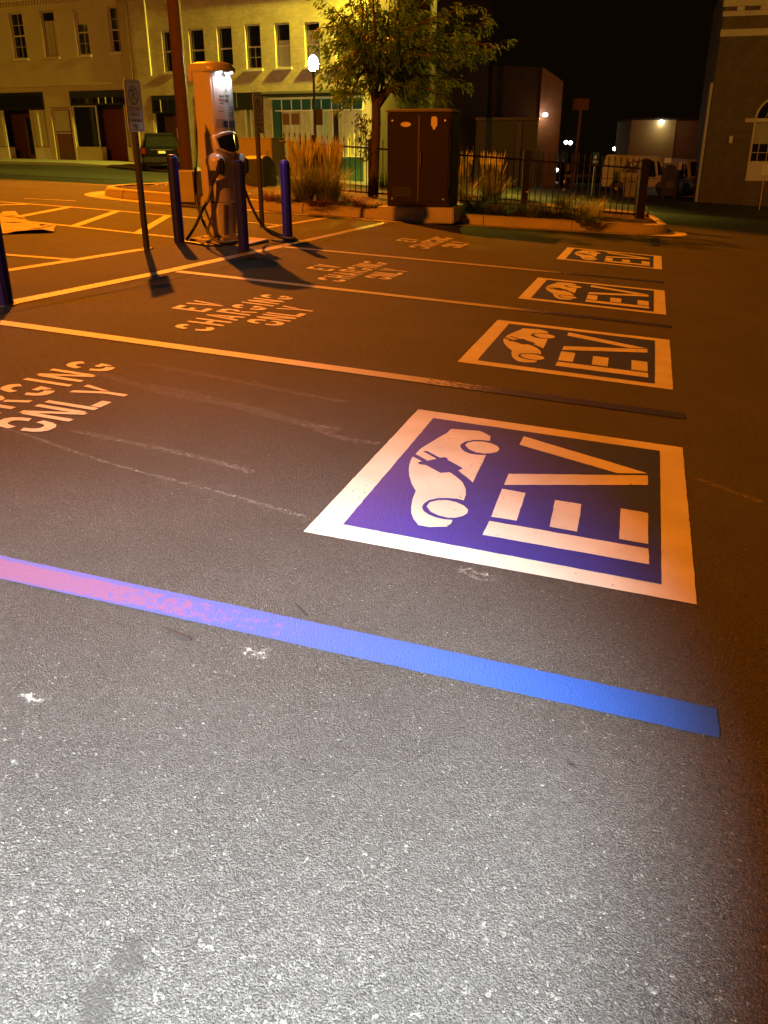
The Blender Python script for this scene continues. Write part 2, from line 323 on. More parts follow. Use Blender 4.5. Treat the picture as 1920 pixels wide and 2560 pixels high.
# ------------------------------------------------------------------ mesh helpers
class MB:
    def __init__(s): s.v = []; s.f = []
    def add(s, vs, fs):
        o = len(s.v); s.v += [Vector(v) for v in vs]; s.f += [tuple(i + o for i in f) for f in fs]; return s
    def box(s, x0, x1, y0, y1, z0, z1, m=None):
        vs = [Vector((x, y, z)) for z in (z0, z1) for y in (y0, y1) for x in (x0, x1)]
        if m is not None: vs = [m @ v for v in vs]
        return s.add(vs, [(0, 2, 3, 1), (4, 5, 7, 6), (0, 1, 5, 4), (2, 6, 7, 3), (0, 4, 6, 2), (1, 3, 7, 5)])
    def tube(s, pts, r, n=8, cap=True):
        pts = [Vector(p) for p in pts]; rs = r if isinstance(r, (list, tuple)) else [r] * len(pts)
        rings = []; up = None
        for i, p in enumerate(pts):
            d = (pts[min(i + 1, len(pts) - 1)] - pts[max(i - 1, 0)])
            d = d.normalized() if d.length > 1e-9 else Vector((0, 0, 1))
            if up is None: up = Vector((0, 0, 1)) if abs(d.z) < .9 else Vector((1, 0, 0))
            a = d.cross(up).normalized(); b = a.cross(d).normalized(); up = b
            rings.append([p + (a * math.cos(2 * math.pi * k / n) + b * math.sin(2 * math.pi * k / n)) * rs[i] for k in range(n)])
        vs = [v for rg in rings for v in rg]; fs = []
        for i in range(len(pts) - 1):
            for k in range(n):
                fs.append((i * n + k, i * n + (k + 1) % n, (i + 1) * n + (k + 1) % n, (i + 1) * n + k))
        if cap: fs += [tuple(range(n - 1, -1, -1)), tuple(range((len(pts) - 1) * n, len(pts) * n))]
        return s.add(vs, fs)
    def lathe(s, prof, n=16, c=(0, 0, 0)):
        vs = []; fs = []
        for r, z in prof:
            for k in range(n): vs.append((c[0] + r * math.cos(2 * math.pi * k / n), c[1] + r * math.sin(2 * math.pi * k / n), c[2] + z))
        for i in range(len(prof) - 1):
            for k in range(n): fs.append((i * n + k, i * n + (k + 1) % n, (i + 1) * n + (k + 1) % n, (i + 1) * n + k))
        fs += [tuple(range(n - 1, -1, -1)), tuple(range((len(prof) - 1) * n, len(prof) * n))]
        return s.add(vs, fs)
    def loft(s, rings, cap=True):
        n = len(rings[0]); vs = [v for r in rings for v in r]; fs = []
        for i in range(len(rings) - 1):
            for k in range(n): fs.append((i * n + k, i * n + (k + 1) % n, (i + 1) * n + (k + 1) % n, (i + 1) * n + k))
        if cap: fs += [tuple(range(n - 1, -1, -1)), tuple(range((len(rings) - 1) * n, len(rings) * n))]
        return s.add(vs, fs)
    def prism(s, poly, a, b, axis='y'):
        """polygon (p,q) extruded from a to b: axis y -> (p,a..b,q); z -> (p,q,a..b); x -> (a..b,p,q)"""
        def P(p, q, t): return {'y': (p, t, q), 'z': (p, q, t), 'x': (t, p, q)}[axis]
        n = len(poly)
        vs = [P(p, q, a) for p, q in poly] + [P(p, q, b) for p, q in poly]
        fs = [tuple(range(n)), tuple(range(2 * n - 1, n - 1, -1))] + [(i, i + n, (i + 1) % n + n, (i + 1) % n) for i in range(n)]
        return s.add(vs, fs)
    def quad(s, a, b, c, d): return s.add([a, b, c, d], [(0, 1, 2, 3)])
    def mesh(s, name, material, smooth=False, bevel=0.):
        me = bpy.data.meshes.new(name); bm = bmesh.new()
        vs = [bm.verts.new(v) for v in s.v]
        for f in s.f:
            try: bm.faces.new([vs[i] for i in f])
            except ValueError: pass
        bm.normal_update()
        bmesh.ops.recalc_face_normals(bm, faces=bm.faces)
        if bevel:
            bmesh.ops.bevel(bm, geom=[e for e in bm.edges if len(e.link_faces) == 2 and e.calc_face_angle(0) > .5], offset=bevel, segments=2, affect='EDGES', clamp_overlap=True)
        big = [f for f in bm.faces if len(f.verts) > 4]
        if big: bmesh.ops.triangulate(bm, faces=big)
        if smooth:
            for f in bm.faces: f.smooth = True
            for e in bm.edges:
                if len(e.link_faces) == 2 and e.calc_face_angle(0) > R(38): e.smooth = False
        bm.to_mesh(me); bm.free(); me.materials.append(material if not isinstance(material, str) else M[material])
        return me
    def build(s, name, material, parent=None, smooth=False, bevel=0., loc=(0, 0, 0), rot=(0, 0, 0)):
        o = bpy.data.objects.new(name, s.mesh(name, material, smooth, bevel)); COL.objects.link(o)
        o.parent = parent; o.location = loc; o.rotation_euler = rot
        return o
def inst(src, parent, loc=(0, 0, 0), rot=(0, 0, 0), name=None, scale=None):
    o = src.copy(); COL.objects.link(o); o.parent = parent; o.location = loc; o.rotation_euler = rot
    if scale: o.scale = scale
    return o
def tag(o, label, cat, group=None):
    o['label'] = label; o['category'] = cat
    if group: o['group'] = group
    return o
def thing(name, label, cat, loc=(0, 0, 0), rotz=0., group=None, matrix=None):
    o = bpy.data.objects.new(name, None); COL.objects.link(o); o.empty_display_size = .2
    if matrix is not None: o.matrix_world = matrix
    else: o.location = loc; o.rotation_euler = (0, 0, rotz)
    return tag(o, label, cat, group)
def struct(o): o['kind'] = 'structure'; return o
def stuff(o): o['kind'] = 'stuff'; return o
def text_mesh(name, body, size, material, parent, loc=(0, 0, 0), rot=(0, 0, 0), ext=.001, align='CENTER', sx=1.0):
    cu = bpy.data.curves.new(name, 'FONT'); cu.body = body; cu.size = size; cu.align_x = align; cu.align_y = 'CENTER'; cu.extrude = ext; cu.resolution_u = 3
    t = bpy.data.objects.new(name, cu); COL.objects.link(t)
    dg = bpy.context.evaluated_depsgraph_get(); me = bpy.data.meshes.new_from_object(t.evaluated_get(dg))
    bpy.data.objects.remove(t); me.materials.clear(); me.materials.append(M[material])
    o = bpy.data.objects.new(name, me); COL.objects.link(o); o.parent = parent; o.location = loc; o.rotation_euler = rot; o.scale = (sx, 1, 1)
    return o
def ellipse(cx, cy, rx, ry, n=28, a0=0, a1=360, rot=0):
    return [(cx + rx * math.cos(R(a)) , cy + ry * math.sin(R(a))) for a in [a0 + (a1 - a0) * k / n for k in range(n if a1 - a0 == 360 else n + 1)]]
def ragged(p, step=.03, amp=.0007):
    out = []
    n = len(p)
    for i in range(n):
        a, b_ = Vector((p[i][0], p[i][1])), Vector((p[(i + 1) % n][0], p[(i + 1) % n][1])); L = (b_ - a).length
        k = min(max(1, int(L / step)), 160)
        nn = Vector((-(b_ - a).y, (b_ - a).x)).normalized() if L > 1e-6 else Vector((0, 0))
        for j in range(k):
            q = a.lerp(b_, j / k); out.append(tuple(q + nn * random.gauss(0, amp if j else amp * .3)))
    return out
def sheet(name, polys, material, h, parent=None, matrix=None):
    mb = MB()
    if isinstance(material, str) and (material.startswith('paint') or material.startswith('line')): polys = [ragged(p) for p in polys]
    for p in polys: mb.add([(q[0], q[1], h) for q in p], [tuple(range(len(p)))])
    o = mb.build(name, material, parent)
    me = o.data
    bm = bmesh.new(); bm.from_mesh(me)
    for f in bm.faces:
        if f.normal.z < 0: f.normal_flip()
    bm.to_mesh(me); bm.free()
    if matrix is not None: o.matrix_world = matrix
    return o

# ================================================================== SETTING
RU = math.atan2(LU.y, LU.x)
def lw(x, y): return LOTI @ Vector((x, y, -0.06335 * x + 0.00289 * y - 0.0025))
def catmull(pts, k=6):
    P = [Vector(p) for p in pts]; out = []
    for i in range(len(P) - 1):
        a, b, c, d = P[max(i - 1, 0)], P[i], P[i + 1], P[min(i + 2, len(P) - 1)]
        for j in range(k):
            t = j / k
            out.append(.5 * ((2 * b) + (c - a) * t + (2 * a - 5 * b + 4 * c - d) * t * t + (3 * b - a - 3 * c + d) * t ** 3))
    out.append(P[-1]); return out

lot = sheet('parking_lot', [[lw(-70, -14), lw(60, -14), lw(60, 18.5), lw(-70, 18.5)]], 'asphalt_lot', 0, matrix=LOT); struct(lot)
# street beyond, falling away
mb = MB(); xs = [-80, -60, -45, -34, -28, -22, -18, -13, -9, -5, -2, 1, 4, 7, 11, 15, 20, 25, 35, 45, 60, 90]; ys = [18.5, 20, 22, 25, 28, 31, 34, 38.5, 44, 50, 60, 75, 100, 150]
for y in ys:
    for x in xs: mb.v.append(Vector((x, y, gz(x, y))))
nx = len(xs)
for j in range(len(ys) - 1):
    for i in range(nx - 1): mb.f.append((j * nx + i, j * nx + i + 1, (j + 1) * nx + i + 1, (j + 1) * nx + i))
street = struct(mb.build('street', 'asphalt_street', smooth=True))
# darker trench of new asphalt under the chargers
trench = [(-6.02, -3.0), (-6.0, 5.26), (-6.0, 7.4), (-6.22, 10.2), (-6.15, 11.7), (-4.2, 11.98), (-4.2, 6.4), (-4.22, 4.9), (-4.4, 3.0), (-4.4, -3.0)]
struct(sheet('asphalt_trench', [trench], 'asphalt_patch', .002, matrix=LOT))

# kerbed planting island
KP = [(-9.25, 19.6), (-9.5, 16.5), (-9.66, 14.0), (-9.72, 12.9), (-9.52, 12.15), (-9.05, 11.86), (-8.3, 11.86), (-6.92, 12.10), (-5.71, 12.30), (-4.48, 12.50), (-3.62, 12.84), (-1.73, 13.67), (-.55, 14.25), (-.15, 14.52), (.02, 14.85), (.02, 15.4), (-.28, 18.1)]
kp = [Vector((p.x, p.y)) for p in catmull([(a, b, 0) for a, b in KP], 8)]
def knorm(i):
    d = (kp[min(i + 1, len(kp) - 1)] - kp[max(i - 1, 0)]).normalized(); return Vector((-d.y, d.x))   # into the island
isl_poly = [(kp[i] + knorm(i) * .12) for i in range(len(kp))]
soil = MB()
o_ = bpy.data.objects.new('kerb', None); COL.objects.link(o_); o_.matrix_world = LOT; struct(o_); KERB = o_
KPROF = [(-.005, -.25), (.0, .02), (.012, .09), (.03, .135), (.055, .152), (.16, .155), (.165, .10), (.165, -.3)]
acc = 0; seg = []; L0 = 0.0; segs = []
joint_u = [-9.0, -7.45, -5.95, -4.46, -3.06, -1.62, -.35]
ji = 0
for i in range(len(kp)):
    seg.append(i)
    if ji < len(joint_u) and i > 24 and kp[i].x >= joint_u[ji] and kp[i].y < 14.6:
        segs.append(seg); seg = [i]; ji += 1
    elif i in (10, 20, 104, 116) and i - seg[0] > 3:
        segs.append(seg); seg = [i]
segs.append(seg)
for sg in segs:
    if len(sg) < 2: continue
    b = MB(); rings = []
    for k, i in enumerate(sg):
        p = kp[i].copy(); n = knorm(i); t = Vector((n.y, -n.x))
        if k == 0: p += t * .008
        if k == len(sg) - 1: p -= t * .008
        rings.append([Vector((p.x + n.x * a, p.y + n.y * a, z)) for a, z in KPROF])
    b.loft(rings); b.build('kerb_block', 'concrete_kerb', KERB, smooth=True)
gb = MB()
gi = [i for i in range(len(kp)) if kp[i].y < 15.6]
for i, j in zip(gi, gi[1:]):
    a, b2 = kp[i], kp[j]; na, nb = knorm(i), knorm(j)
    gb.quad((a.x, a.y, .006), (b2.x, b2.y, .006), (b2.x - nb.x * .34, b2.y - nb.y * .34, .005), (a.x - na.x * .34, a.y - na.y * .34, .005))
g = gb.build('gutter_pan', 'concrete_kerb', KERB)
# mulch bed inside the kerb, uneven
bmx = bmesh.new()
poly = [bmx.verts.new((p.x, p.y, .12)) for p in isl_poly]
fc = bmx.faces.new(poly)
bmesh.ops.triangulate(bmx, faces=[fc])
for _ in range(3): bmesh.ops.subdivide_edges(bmx, edges=[e for e in bmx.edges if e.calc_length() > .45], cuts=1)
bmesh.ops.triangulate(bmx, faces=bmx.faces)
from mathutils import noise as mn
for v in bmx.verts:
    if not v.is_boundary: v.co.z += .06 * mn.noise(v.co * 1.7) + .03 * mn.noise(v.co * 6) + .03
bmx.normal_update()
for f in bmx.faces:
    if f.normal.z < 0: f.normal_flip()
me = bpy.data.meshes.new('mulch_bed'); bmx.to_mesh(me); bmx.free(); me.materials.append(M['mulch'])
bed = bpy.data.objects.new('mulch_bed', me); COL.objects.link(bed); bed.matrix_world = LOT; struct(bed)
# pavement strip behind the fence
mb = MB()
PV = [(-2.2, 16.75), (-.36, 16.75), (-.36, 18.3), (-.36, 19.6), (-9.1, 20.2), (-9.1, 18.9), (-2.6, 18.0)]
mb.prism(PV, -.6, .19, 'z'); pv = mb.build('pavement', 'sidewalk'); pv.matrix_world = LOT; struct(pv)

# ------------------------------------------------------------------ far pavement in front of the shops
F0 = Vector((-11.5, 48.0, 0)); FD = Vector((.905, -.425, 0)).normalized(); FNR = Vector((FD.y, -FD.x, 0))  # towards the street
def fac(px, py):
    d = ray(px, py); t = (F0 - CAM).dot(FNR) / d.dot(FNR); P = CAM + d * t
    return ((P - F0).dot(FD), P.z)
RF = math.atan2(FD.y, FD.x)
mb = MB()
ss = [-40, -22, -14, -9, -6, -3, 0, 3, 6, 9, 11.8, 14, 20]
def walkz(s):
    return gz(F0.x + FD.x * s, 50) + .17
for a, b in zip(ss, ss[1:]):
    za, zb = walkz(a), walkz(b)
    q = []
    for s_, z_ in ((a, za), (b, zb)):
        base = F0 + FD * s_
        q.append((base - FNR * .5 + Vector((0, 0, z_)), base + FNR * 3.2 + Vector((0, 0, z_ - .03)), base + FNR * 3.35 + Vector((0, 0, z_ - .45))))
    mb.quad(q[0][0], q[1][0], q[1][1], q[0][1]); mb.quad(q[0][1], q[1][1], q[1][2], q[0][2])
struct(mb.build('shop_pavement', 'sidewalk'))

# ================================================================== PAINTED MARKINGS
def lthing(name, label, cat, u, v, group=None, h=0.0):
    m = LOT @ Matrix.Translation((u, v, h)); return thing(name, label, cat, matrix=m, group=group)
def strip(name, a, b, w, material, h=.009):
    a, b = Vector(a), Vector(b); d = (b - a).normalized(); n = Vector((-d.y, d.x)) * w / 2
    return sheet(name, [[a - n, b - n, b + n, a + n]], material, h, matrix=LOT)
line_paint('line_near', -2.1, -.75, .0001); M['line_near'] = MATS['line_near']
line_paint('line_far', -1.75, -.75, 0)
GL = 'stall lines'
o = strip('stall_line', (-7.0, .03), (0, -.002), .122, 'line_near', .003)
tag(o, 'broad violet stall line turning bright blue at one end, nearest the twigs', 'stall line', GL)
LN_ = [((-6.0, 2.772), (0, 2.765), 'second from the twigs'),
       ((-4.4, 5.385), (-.03, 5.44), 'third from the twigs'),
       ((-4.37, 7.83), (-.06, 8.13), 'starting beside the charger')]
for a, b, w in LN_:
    o = strip('stall_line', a, b, .115, 'line_far', .0042)
    tag(o, 'white stall line fading to dark blue, ' + w, 'stall line', GL)
o = strip('stall_line', (-.165, 12.3), (-.165, 13.95), .11, 'paint_blue', .0085); tag(o, 'short dark blue dash of paint beside the kerb gutter', 'stall line', GL)
# rear line of the bays, slightly bent
o = sheet('rear_bay_line', [[(-4.66, 1.0), (-4.54, 1.0), (-4.53, 3.4), (-4.42, 5.3), (-4.34, 7.9), (-4.27, 12.0), (-4.37, 12.0), (-4.45, 7.9), (-4.53, 5.3), (-4.65, 3.4)]], 'paint_white_old', .0062, matrix=LOT)
tag(o, 'worn white line running along the heads of the stalls beside the charger', 'bay line')
YL = [((-5.53, 4.3), (-5.40, 6.47), 'white line ending at the foot of the sign beside the trench edge'),
      ((-6.6, 5.12), (-5.50, 5.36), 'short slanted white line running into the line at the sign foot'),
      ((-5.36, 9.6), (-5.27, 12.05), 'white line running from the far sign post to the kerb'),
      ((-6.3, 10.0), (-5.34, 10.12), 'short white line joining the line by the far sign post')]
for a, b, lb in YL: tag(strip('bay_marking', a, b, .10, 'paint_white_dusty', .0052), lb, 'bay line', 'white lines round the chargers')
HA = [(-10.6, 9.45), (-9.64, 9.59), (-8.59, 9.81), (-7.85, 9.9), (-6.2, 10.0)]; HB = [(-9.5, 7.8), (-7.68, 7.72), (-7.06, 7.71), (-6.15, 7.68), (-5.6, 7.68)]
def polystrip(name, pts, w, material, h):
    P = [Vector(p) for p in pts]; L = []; Rr = []
    for i, p in enumerate(P):
        d = (P[min(i + 1, len(P) - 1)] - P[max(i - 1, 0)]).normalized(); n = Vector((-d.y, d.x)) * w / 2; L.append(p - n); Rr.append(p + n)
    return sheet(name, [[L[i], L[i + 1], Rr[i + 1], Rr[i]] for i in range(len(P) - 1)], material, h, matrix=LOT)
ht = thing('hatched_aisle', 'hatched white aisle marking left of the charger, two long lines with slanted bars', 'road marking', matrix=LOT)
for nm, pts in (('edge_line', HA), ('edge_line', HB)):
    o = polystrip(nm, pts, .10, 'paint_white_dusty', .0042); o.parent = ht; o.matrix_parent_inverse = ht.matrix_world.inverted()
for a, b in (((-9.6, 8.4), (-9.2, 9.62)), ((-8.1, 7.78), (-8.6, 9.8)), ((-7.1, 7.72), (-7.85, 9.88)), ((-6.2, 7.7), (-7.05, 9.95)), ((-10.3, 8.1), (-9.9, 9.5))):
    o = strip('hatch_bar', a, b, .11, 'paint_white_dusty', .0034); o.parent = ht; o.matrix_parent_inverse = ht.matrix_world.inverted()
# worn dashes further left
dk = strip('worn_dash', uvp(60, 497), uvp(190, 503), .07, 'paint_white_old', .006); tag(dk, 'worn white dash left of the island gutter', 'road marking')

# ---- blue EV squares
def zp(l, ox, oy, s): return [uvp(ox + x * s, oy + y * s) for x, y in l]
c1 = [(758,150),(1170,180),(1215,195),(1340,262),(1330,330),(1230,318),(1100,314),(980,335),(905,375),(888,405),(910,450),(960,490),(1040,520),(1150,535),(1272,540),(1075,950),(990,870),(860,770),(930,738),(900,720),(700,610),(710,590),(660,570),(590,580),(400,480),(335,482),(540,595),(405,625),(228,525),(310,440),(420,370),(560,285),(690,215)]
c2 = [(190,562),(325,635),(255,650),(290,678),(380,690),(600,805),(735,795),(830,860),(920,940),(970,1040),(975,1130),(945,1215),(850,1190),(700,1178),(560,1180),(430,1210),(350,1260),(325,1315),(345,1370),(420,1425),(540,1470),(660,1495),(775,1505),(760,1550),(700,1605),(430,1612),(270,1580),(200,1490),(165,1400),(165,1300),(185,1190),(235,1075),(170,960),(138,850),(130,770),(140,680),(165,600)]
w1 = [(960,390),(1010,350),(1100,335),(1230,340),(1350,365),(1440,405),(1472,450),(1440,490),(1360,512),(1250,517),(1120,500),(1020,455)]
w2 = [(392,1300),(440,1240),(560,1210),(700,1210),(830,1240),(940,1290),(1005,1350),(995,1405),(930,1445),(820,1472),(700,1470),(560,1435),(450,1380)]
le = [[(148,782),(1522,1022),(1530,1158),(88,902)],[(258,503),(462,540),(383,780),(163,745)],[(717,600),(945,637),(907,875),(668,832)],[(1282,672),(1517,712),(1520,982),(1270,938)]]
lv = [[(447,48),(1517,370),(1255,368),(408,122)],[(315,373),(1517,387),(1519,470),(275,470)]]
z1 = lambda l: zp(l, 1000, 1050, 280 / 1659.); z2 = lambda l: zp(l, 1180, 1080, 480 / 1659.)
REF = (-1.311, -.025, .608, 2.204)
RECT = [(-1.311, -.025, .608, 2.204), (-1.342, -.049, 3.317, 4.858), (-1.348, -.062, 5.99, 7.487), (-1.346, -.076, 9.31, 10.86)]
LBL = ['bright blue and white EV square marking next to the lone violet stall line', 'EV square marking second from the lone violet stall line', 'EV square marking third from the lone violet stall line', 'EV square marking in the last stall beside the kerb island']
for k, (u0, u1, v0, v1) in enumerate(RECT):
    def T(poly):
        return [((x - REF[0]) / (REF[1] - REF[0]) * (u1 - u0), (y - REF[2]) / (REF[3] - REF[2]) * (v1 - v0)) for x, y in poly]
    t = lthing('ev_square', LBL[k], 'road marking', u0, v0, 'EV square markings')
    du, dv = u1 - u0, v1 - v0
    sheet('white_border', [[(0, 0), (du, 0), (du, dv), (0, dv)]], 'paint_white', .0025, t)
    sheet('blue_field', [T([(-1.206, .715), (-.131, .70), (-.131, 2.095), (-1.206, 2.088)])], 'paint_blue', .0045, t)
    sy = sheet('car_symbol', [T(z1(c1)), T(z1(c2))], 'paint_white', .0065, t)
    sheet('wheel', [T(z1(w1))], 'paint_white', .0065, sy); sheet('wheel', [T(z1(w2))], 'paint_white', .0065, sy)
    sheet('letter_e', [T(z2(p)) for p in le], 'paint_white', .0065, t)
    sheet('letter_v', [T(z2(p)) for p in lv], 'paint_white', .0065, t)

# ---- stencilled words
LW, LH, SV, SH = .158, .268, .037, .050
def arc(a0, a1, w=LW, n=7):
    rx, ry = w / 2, LH / 2; o = []; i_ = []
    for k in range(n + 1):
        a = R(a0 + (a1 - a0) * k / n); ca, sa = math.cos(a), math.sin(a)
        e = .75; cx_ = math.copysign(abs(ca) ** e, ca); sx_ = math.copysign(abs(sa) ** e, sa)
        o.append((rx + rx * cx_, ry + ry * sx_)); i_.append((rx + (rx - SV) * cx_, ry + (ry - SH) * sx_))
    return o + i_[::-1]
def rc(x0, x1, y0, y1): return [(x0, y0), (x1, y0), (x1, y1), (x0, y1)]
H_ = LH
GLY = {
 'E': [rc(0, SV, 0, H_), rc(SV + .01, LW * .92, H_ - SH, H_), rc(SV + .01, LW * .66, H_ / 2 - .02, H_ / 2 + .022), rc(SV + .01, LW * .92, 0, SH)],
 'V': [[(0, H_), (SV, H_), (.094, 0), (.062, 0)], [(LW, H_), (LW - SV, H_), (.092, .075), (.104, .03)]],
 'C': [arc(38, 168), arc(192, 322)],
 'O': [arc(8, 172), arc(188, 352)],
 'G': [arc(38, 168), arc(192, 300), [(LW - .07, H_ * .44), (LW, H_ * .44), (LW, .10), (LW - .012, .04), (LW - .045, .07), (LW - SV, .09), (LW - SV, H_ * .30), (LW - .07, H_ * .30)]],
 'H': [rc(0, SV, 0, H_), rc(LW - SV, LW, 0, H_), rc(SV + .012, LW - SV - .012, H_ / 2 - .022, H_ / 2 + .022)],
 'A': [[(0, 0), (SV, 0), (.088, H_), (.064, H_)], [(LW, 0), (LW - SV, 0), (.085, .165), (.098, H_ * .92)], rc(.066, .098, .055, .095)],
 'R': [rc(0, SV, 0, H_), [(SV + .01, H_), (.11, H_), (.148, H_ - .03), (.153, H_ * .62), (.125, H_ * .48), (.092, H_ * .46), (.092, H_ * .60), (.116, H_ * .66), (.113, H_ - .058), (.095, H_ - SH), (SV + .01, H_ - SH)], [(LW, 0), (LW - SV, 0), (.078, H_ * .40), (.112, H_ * .42)]],
 'I': [rc(0, SV, 0, H_)],
 'N': [rc(0, SV, 0, H_ * .93), [(.012, H_), (.045, H_), (LW - .012, 0), (LW - .045, 0)], rc(LW - SV, LW, H_ * .07, H_)],
 'L': [rc(0, SV, 0, H_), rc(SV + .012, LW * .92, 0, SH)],
 'Y': [[(0, H_), (SV, H_), (.098, H_ * .42), (.098, 0), (.06, 0), (.06, H_ * .42)], [(LW, H_), (LW - SV, H_), (.097, H_ * .56), (.112, H_ * .44)]],
}
def word(t, w, u_bot, v_c, total):
    adv = [(SV if ch == 'I' else LW) for ch in w]; gap = (total - sum(adv)) / (len(w) - 1)
    x = v_c - total / 2
    for ch, a in zip(w, adv):
        # reading direction is +v, letter tops point to -u
        polys = [[(u_bot - y, x + px) for px, y in p] for p in GLY[ch]]
        sheet('letter_' + ch.lower(), polys, 'paint_white', .003, t); x += a + gap
TXT = [(0.0, -2.60, 'large stencilled words CHARGING ONLY beside the bollard that stands apart'),
       (0.0, 0.0, 'stencilled words EV CHARGING ONLY in the second stall from the lone violet line'),
       (.06, 2.57, 'stencilled words EV CHARGING ONLY in the third stall from the lone violet line'),
       (.09, 5.80, 'stencilled words EV CHARGING ONLY in the stall beside the kerb island')]
for du, dv, lb in TXT:
    t = lthing('charging_lettering', lb, 'road marking', du, dv, 'EV CHARGING ONLY letterings')
    word(t, 'EV', -3.33, 4.01, .38); word(t, 'CHARGING', -3.008, 4.02, 1.56); word(t, 'ONLY', -2.68, 4.035, .74)

# ---- chalky streaks and scuffs lying on the asphalt
def fadesheet(name, pts, w, material, h, label, cat):
    P = [Vector(p) for p in pts]; mb = MB(); fade = []
    for i, p in enumerate(P):
        d = (P[min(i + 1, len(P) - 1)] - P[max(i - 1, 0)]).normalized(); n = Vector((-d.y, d.x)) * w / 2
        e = 0 if i in (0, len(P) - 1) else 1
        for k, fd in ((-1, 0), (-.4, e), (.4, e), (1, 0)): mb.v.append(Vector((p.x + n.x * k, p.y + n.y * k, h))); fade.append(fd)
    for i in range(len(P) - 1):
        for k in range(3): mb.f.append((i * 4 + k, i * 4 + k + 1, i * 4 + k + 5, i * 4 + k + 4))
    o = mb.build(name, material); o.matrix_world = LOT
    at_ = o.data.attributes.new('fade', 'FLOAT', 'POINT')
    # vertices keep their order through bmesh
    at_.data.foreach_set('value', fade)
    return tag(o, label, cat)
CHALK = [([(0,1070),(70,1090),(231,1146),(330,1175),(509,1221),(694,1273),(787,1303)], .035, 'thin curved chalk line from the lettering to the nearest EV square'),
         ([(230,930),(420,985),(560,1010),(760,1060),(860,1075)], .10, 'faint long chalky streak left of the nearest EV square'),
         ([(360,962),(500,990),(700,1040),(850,1095),(960,1110)], .07, 'faint paired chalky streak beside the longer streak'),
         ([(330,905),(520,940),(700,975),(880,1010)], .08, 'faint chalky streak under the second stall line'),
         ([(170,1075),(340,1110),(520,1150),(640,1185)], .06, 'faint short chalky streak below the chalk line'),
         ([(1735,1195),(1830,1230),(1915,1260)], .05, 'faint chalky streak right of the nearest EV square')]
for pts, w, lb in CHALK:
    fadesheet('chalk_streak', [(p.x, p.y) for p in catmull([uvp(*p) + (0,) for p in pts], 5)], w, 'chalk', .0021, lb, 'chalk mark')
for (px, py, w, ln_, lb) in [(635, 1635, .06, .09, 'white powdery scuff below the violet line and a broken twig'), (88, 1745, .05, .09, 'pale powdery scuff on the asphalt far from the twigs'), (1195, 1440, .07, .16, 'pale tyre scuff at the edge of the nearest EV square')]:
    u, v = uvp(px, py)
    fadesheet('scuff_mark', [(u - ln_ / 2 + ln_ * k / 4, v + .012 * math.sin(k * 2.1)) for k in range(5)], w, 'scuff', .0055, lb, 'scuff')
for (px, py, w, ln_, lb) in [(325, 2395, .055, .07, 'small dark oil spot on the asphalt, the rounder of two'), (245, 2510, .06, .10, 'dark oil stain on the asphalt, the longer of two'), (1428, 1910, .018, .022, 'tiny dark tar dot below the blue end of the lone line')]:
    u, v = uvp(px, py)
    fadesheet('oil_stain', [(u + .01 * math.sin(k * 1.7), v - ln_ / 2 + ln_ * k / 4) for k in range(5)], w, 'oil', .0016, lb, 'stain')
# twigs and crumbs on the ground
def twig(pts, r, lb):
    mb = MB(); P = [LP(*uvp(*p), r * 1.1) for p in pts]; o0 = P[0].copy()
    q = [p - o0 for p in P]; q = [Vector(v) + Vector((0, 0, .0015 * math.sin(i * 2.2) + .0015)) for i, v in enumerate(q)]
    mb.tube(q, [r * (.55 + .5 * math.sin(math.pi * (i + .4) / len(q))) for i in range(len(q))], 7)
    o = mb.build('twig', 'twig', smooth=True, loc=o0); tag(o, lb, 'twig', 'twigs on the asphalt')
twig([(414,1575),(428,1582),(445,1590),(462,1597),(477,1605)], .0042, 'short dark brown twig on the bare asphalt in front of the violet line')
twig([(737,1512),(747,1521),(758,1532),(768,1541)], .0026, 'thin twig touching the edge of the violet line')
# stones of the asphalt surface standing proud near the viewpoint, and loose grit
def stone_mat(name):
    m = bpy.data.materials.new(name); n, l, b = nt(m)
    tc = n.new('ShaderNodeTexCoord').outputs['Object']
    v = n.new('ShaderNodeTexVoronoi'); v.inputs['Scale'].default_value = 90; l.new(tc, v.inputs['Vector'])
    sep = n.new('ShaderNodeSeparateColor'); l.new(v.outputs['Color'], sep.inputs[0])
    rp = n.new('ShaderNodeValToRGB'); l.new(sep.outputs[0], rp.inputs[0])
    e = rp.color_ramp.elements; e[0].position = 0; e[0].color = (.007, .007, .007, 1); e[1].position = .93; e[1].color = (.058, .056, .052, 1)
    for p_, c_ in ((.45, (.020, .0195, .019, 1)), (.8, (.040, .0385, .036, 1)), (1.0, (.095, .09, .08, 1))):
        q = e.new(p_); q.color = c_
    l.new(rp.outputs[0], b.inputs['Base Color']); b.inputs['Roughness'].default_value = .65
    MATS[name] = m; return m
stone_mat('stone_mix')
crumbs = MB()
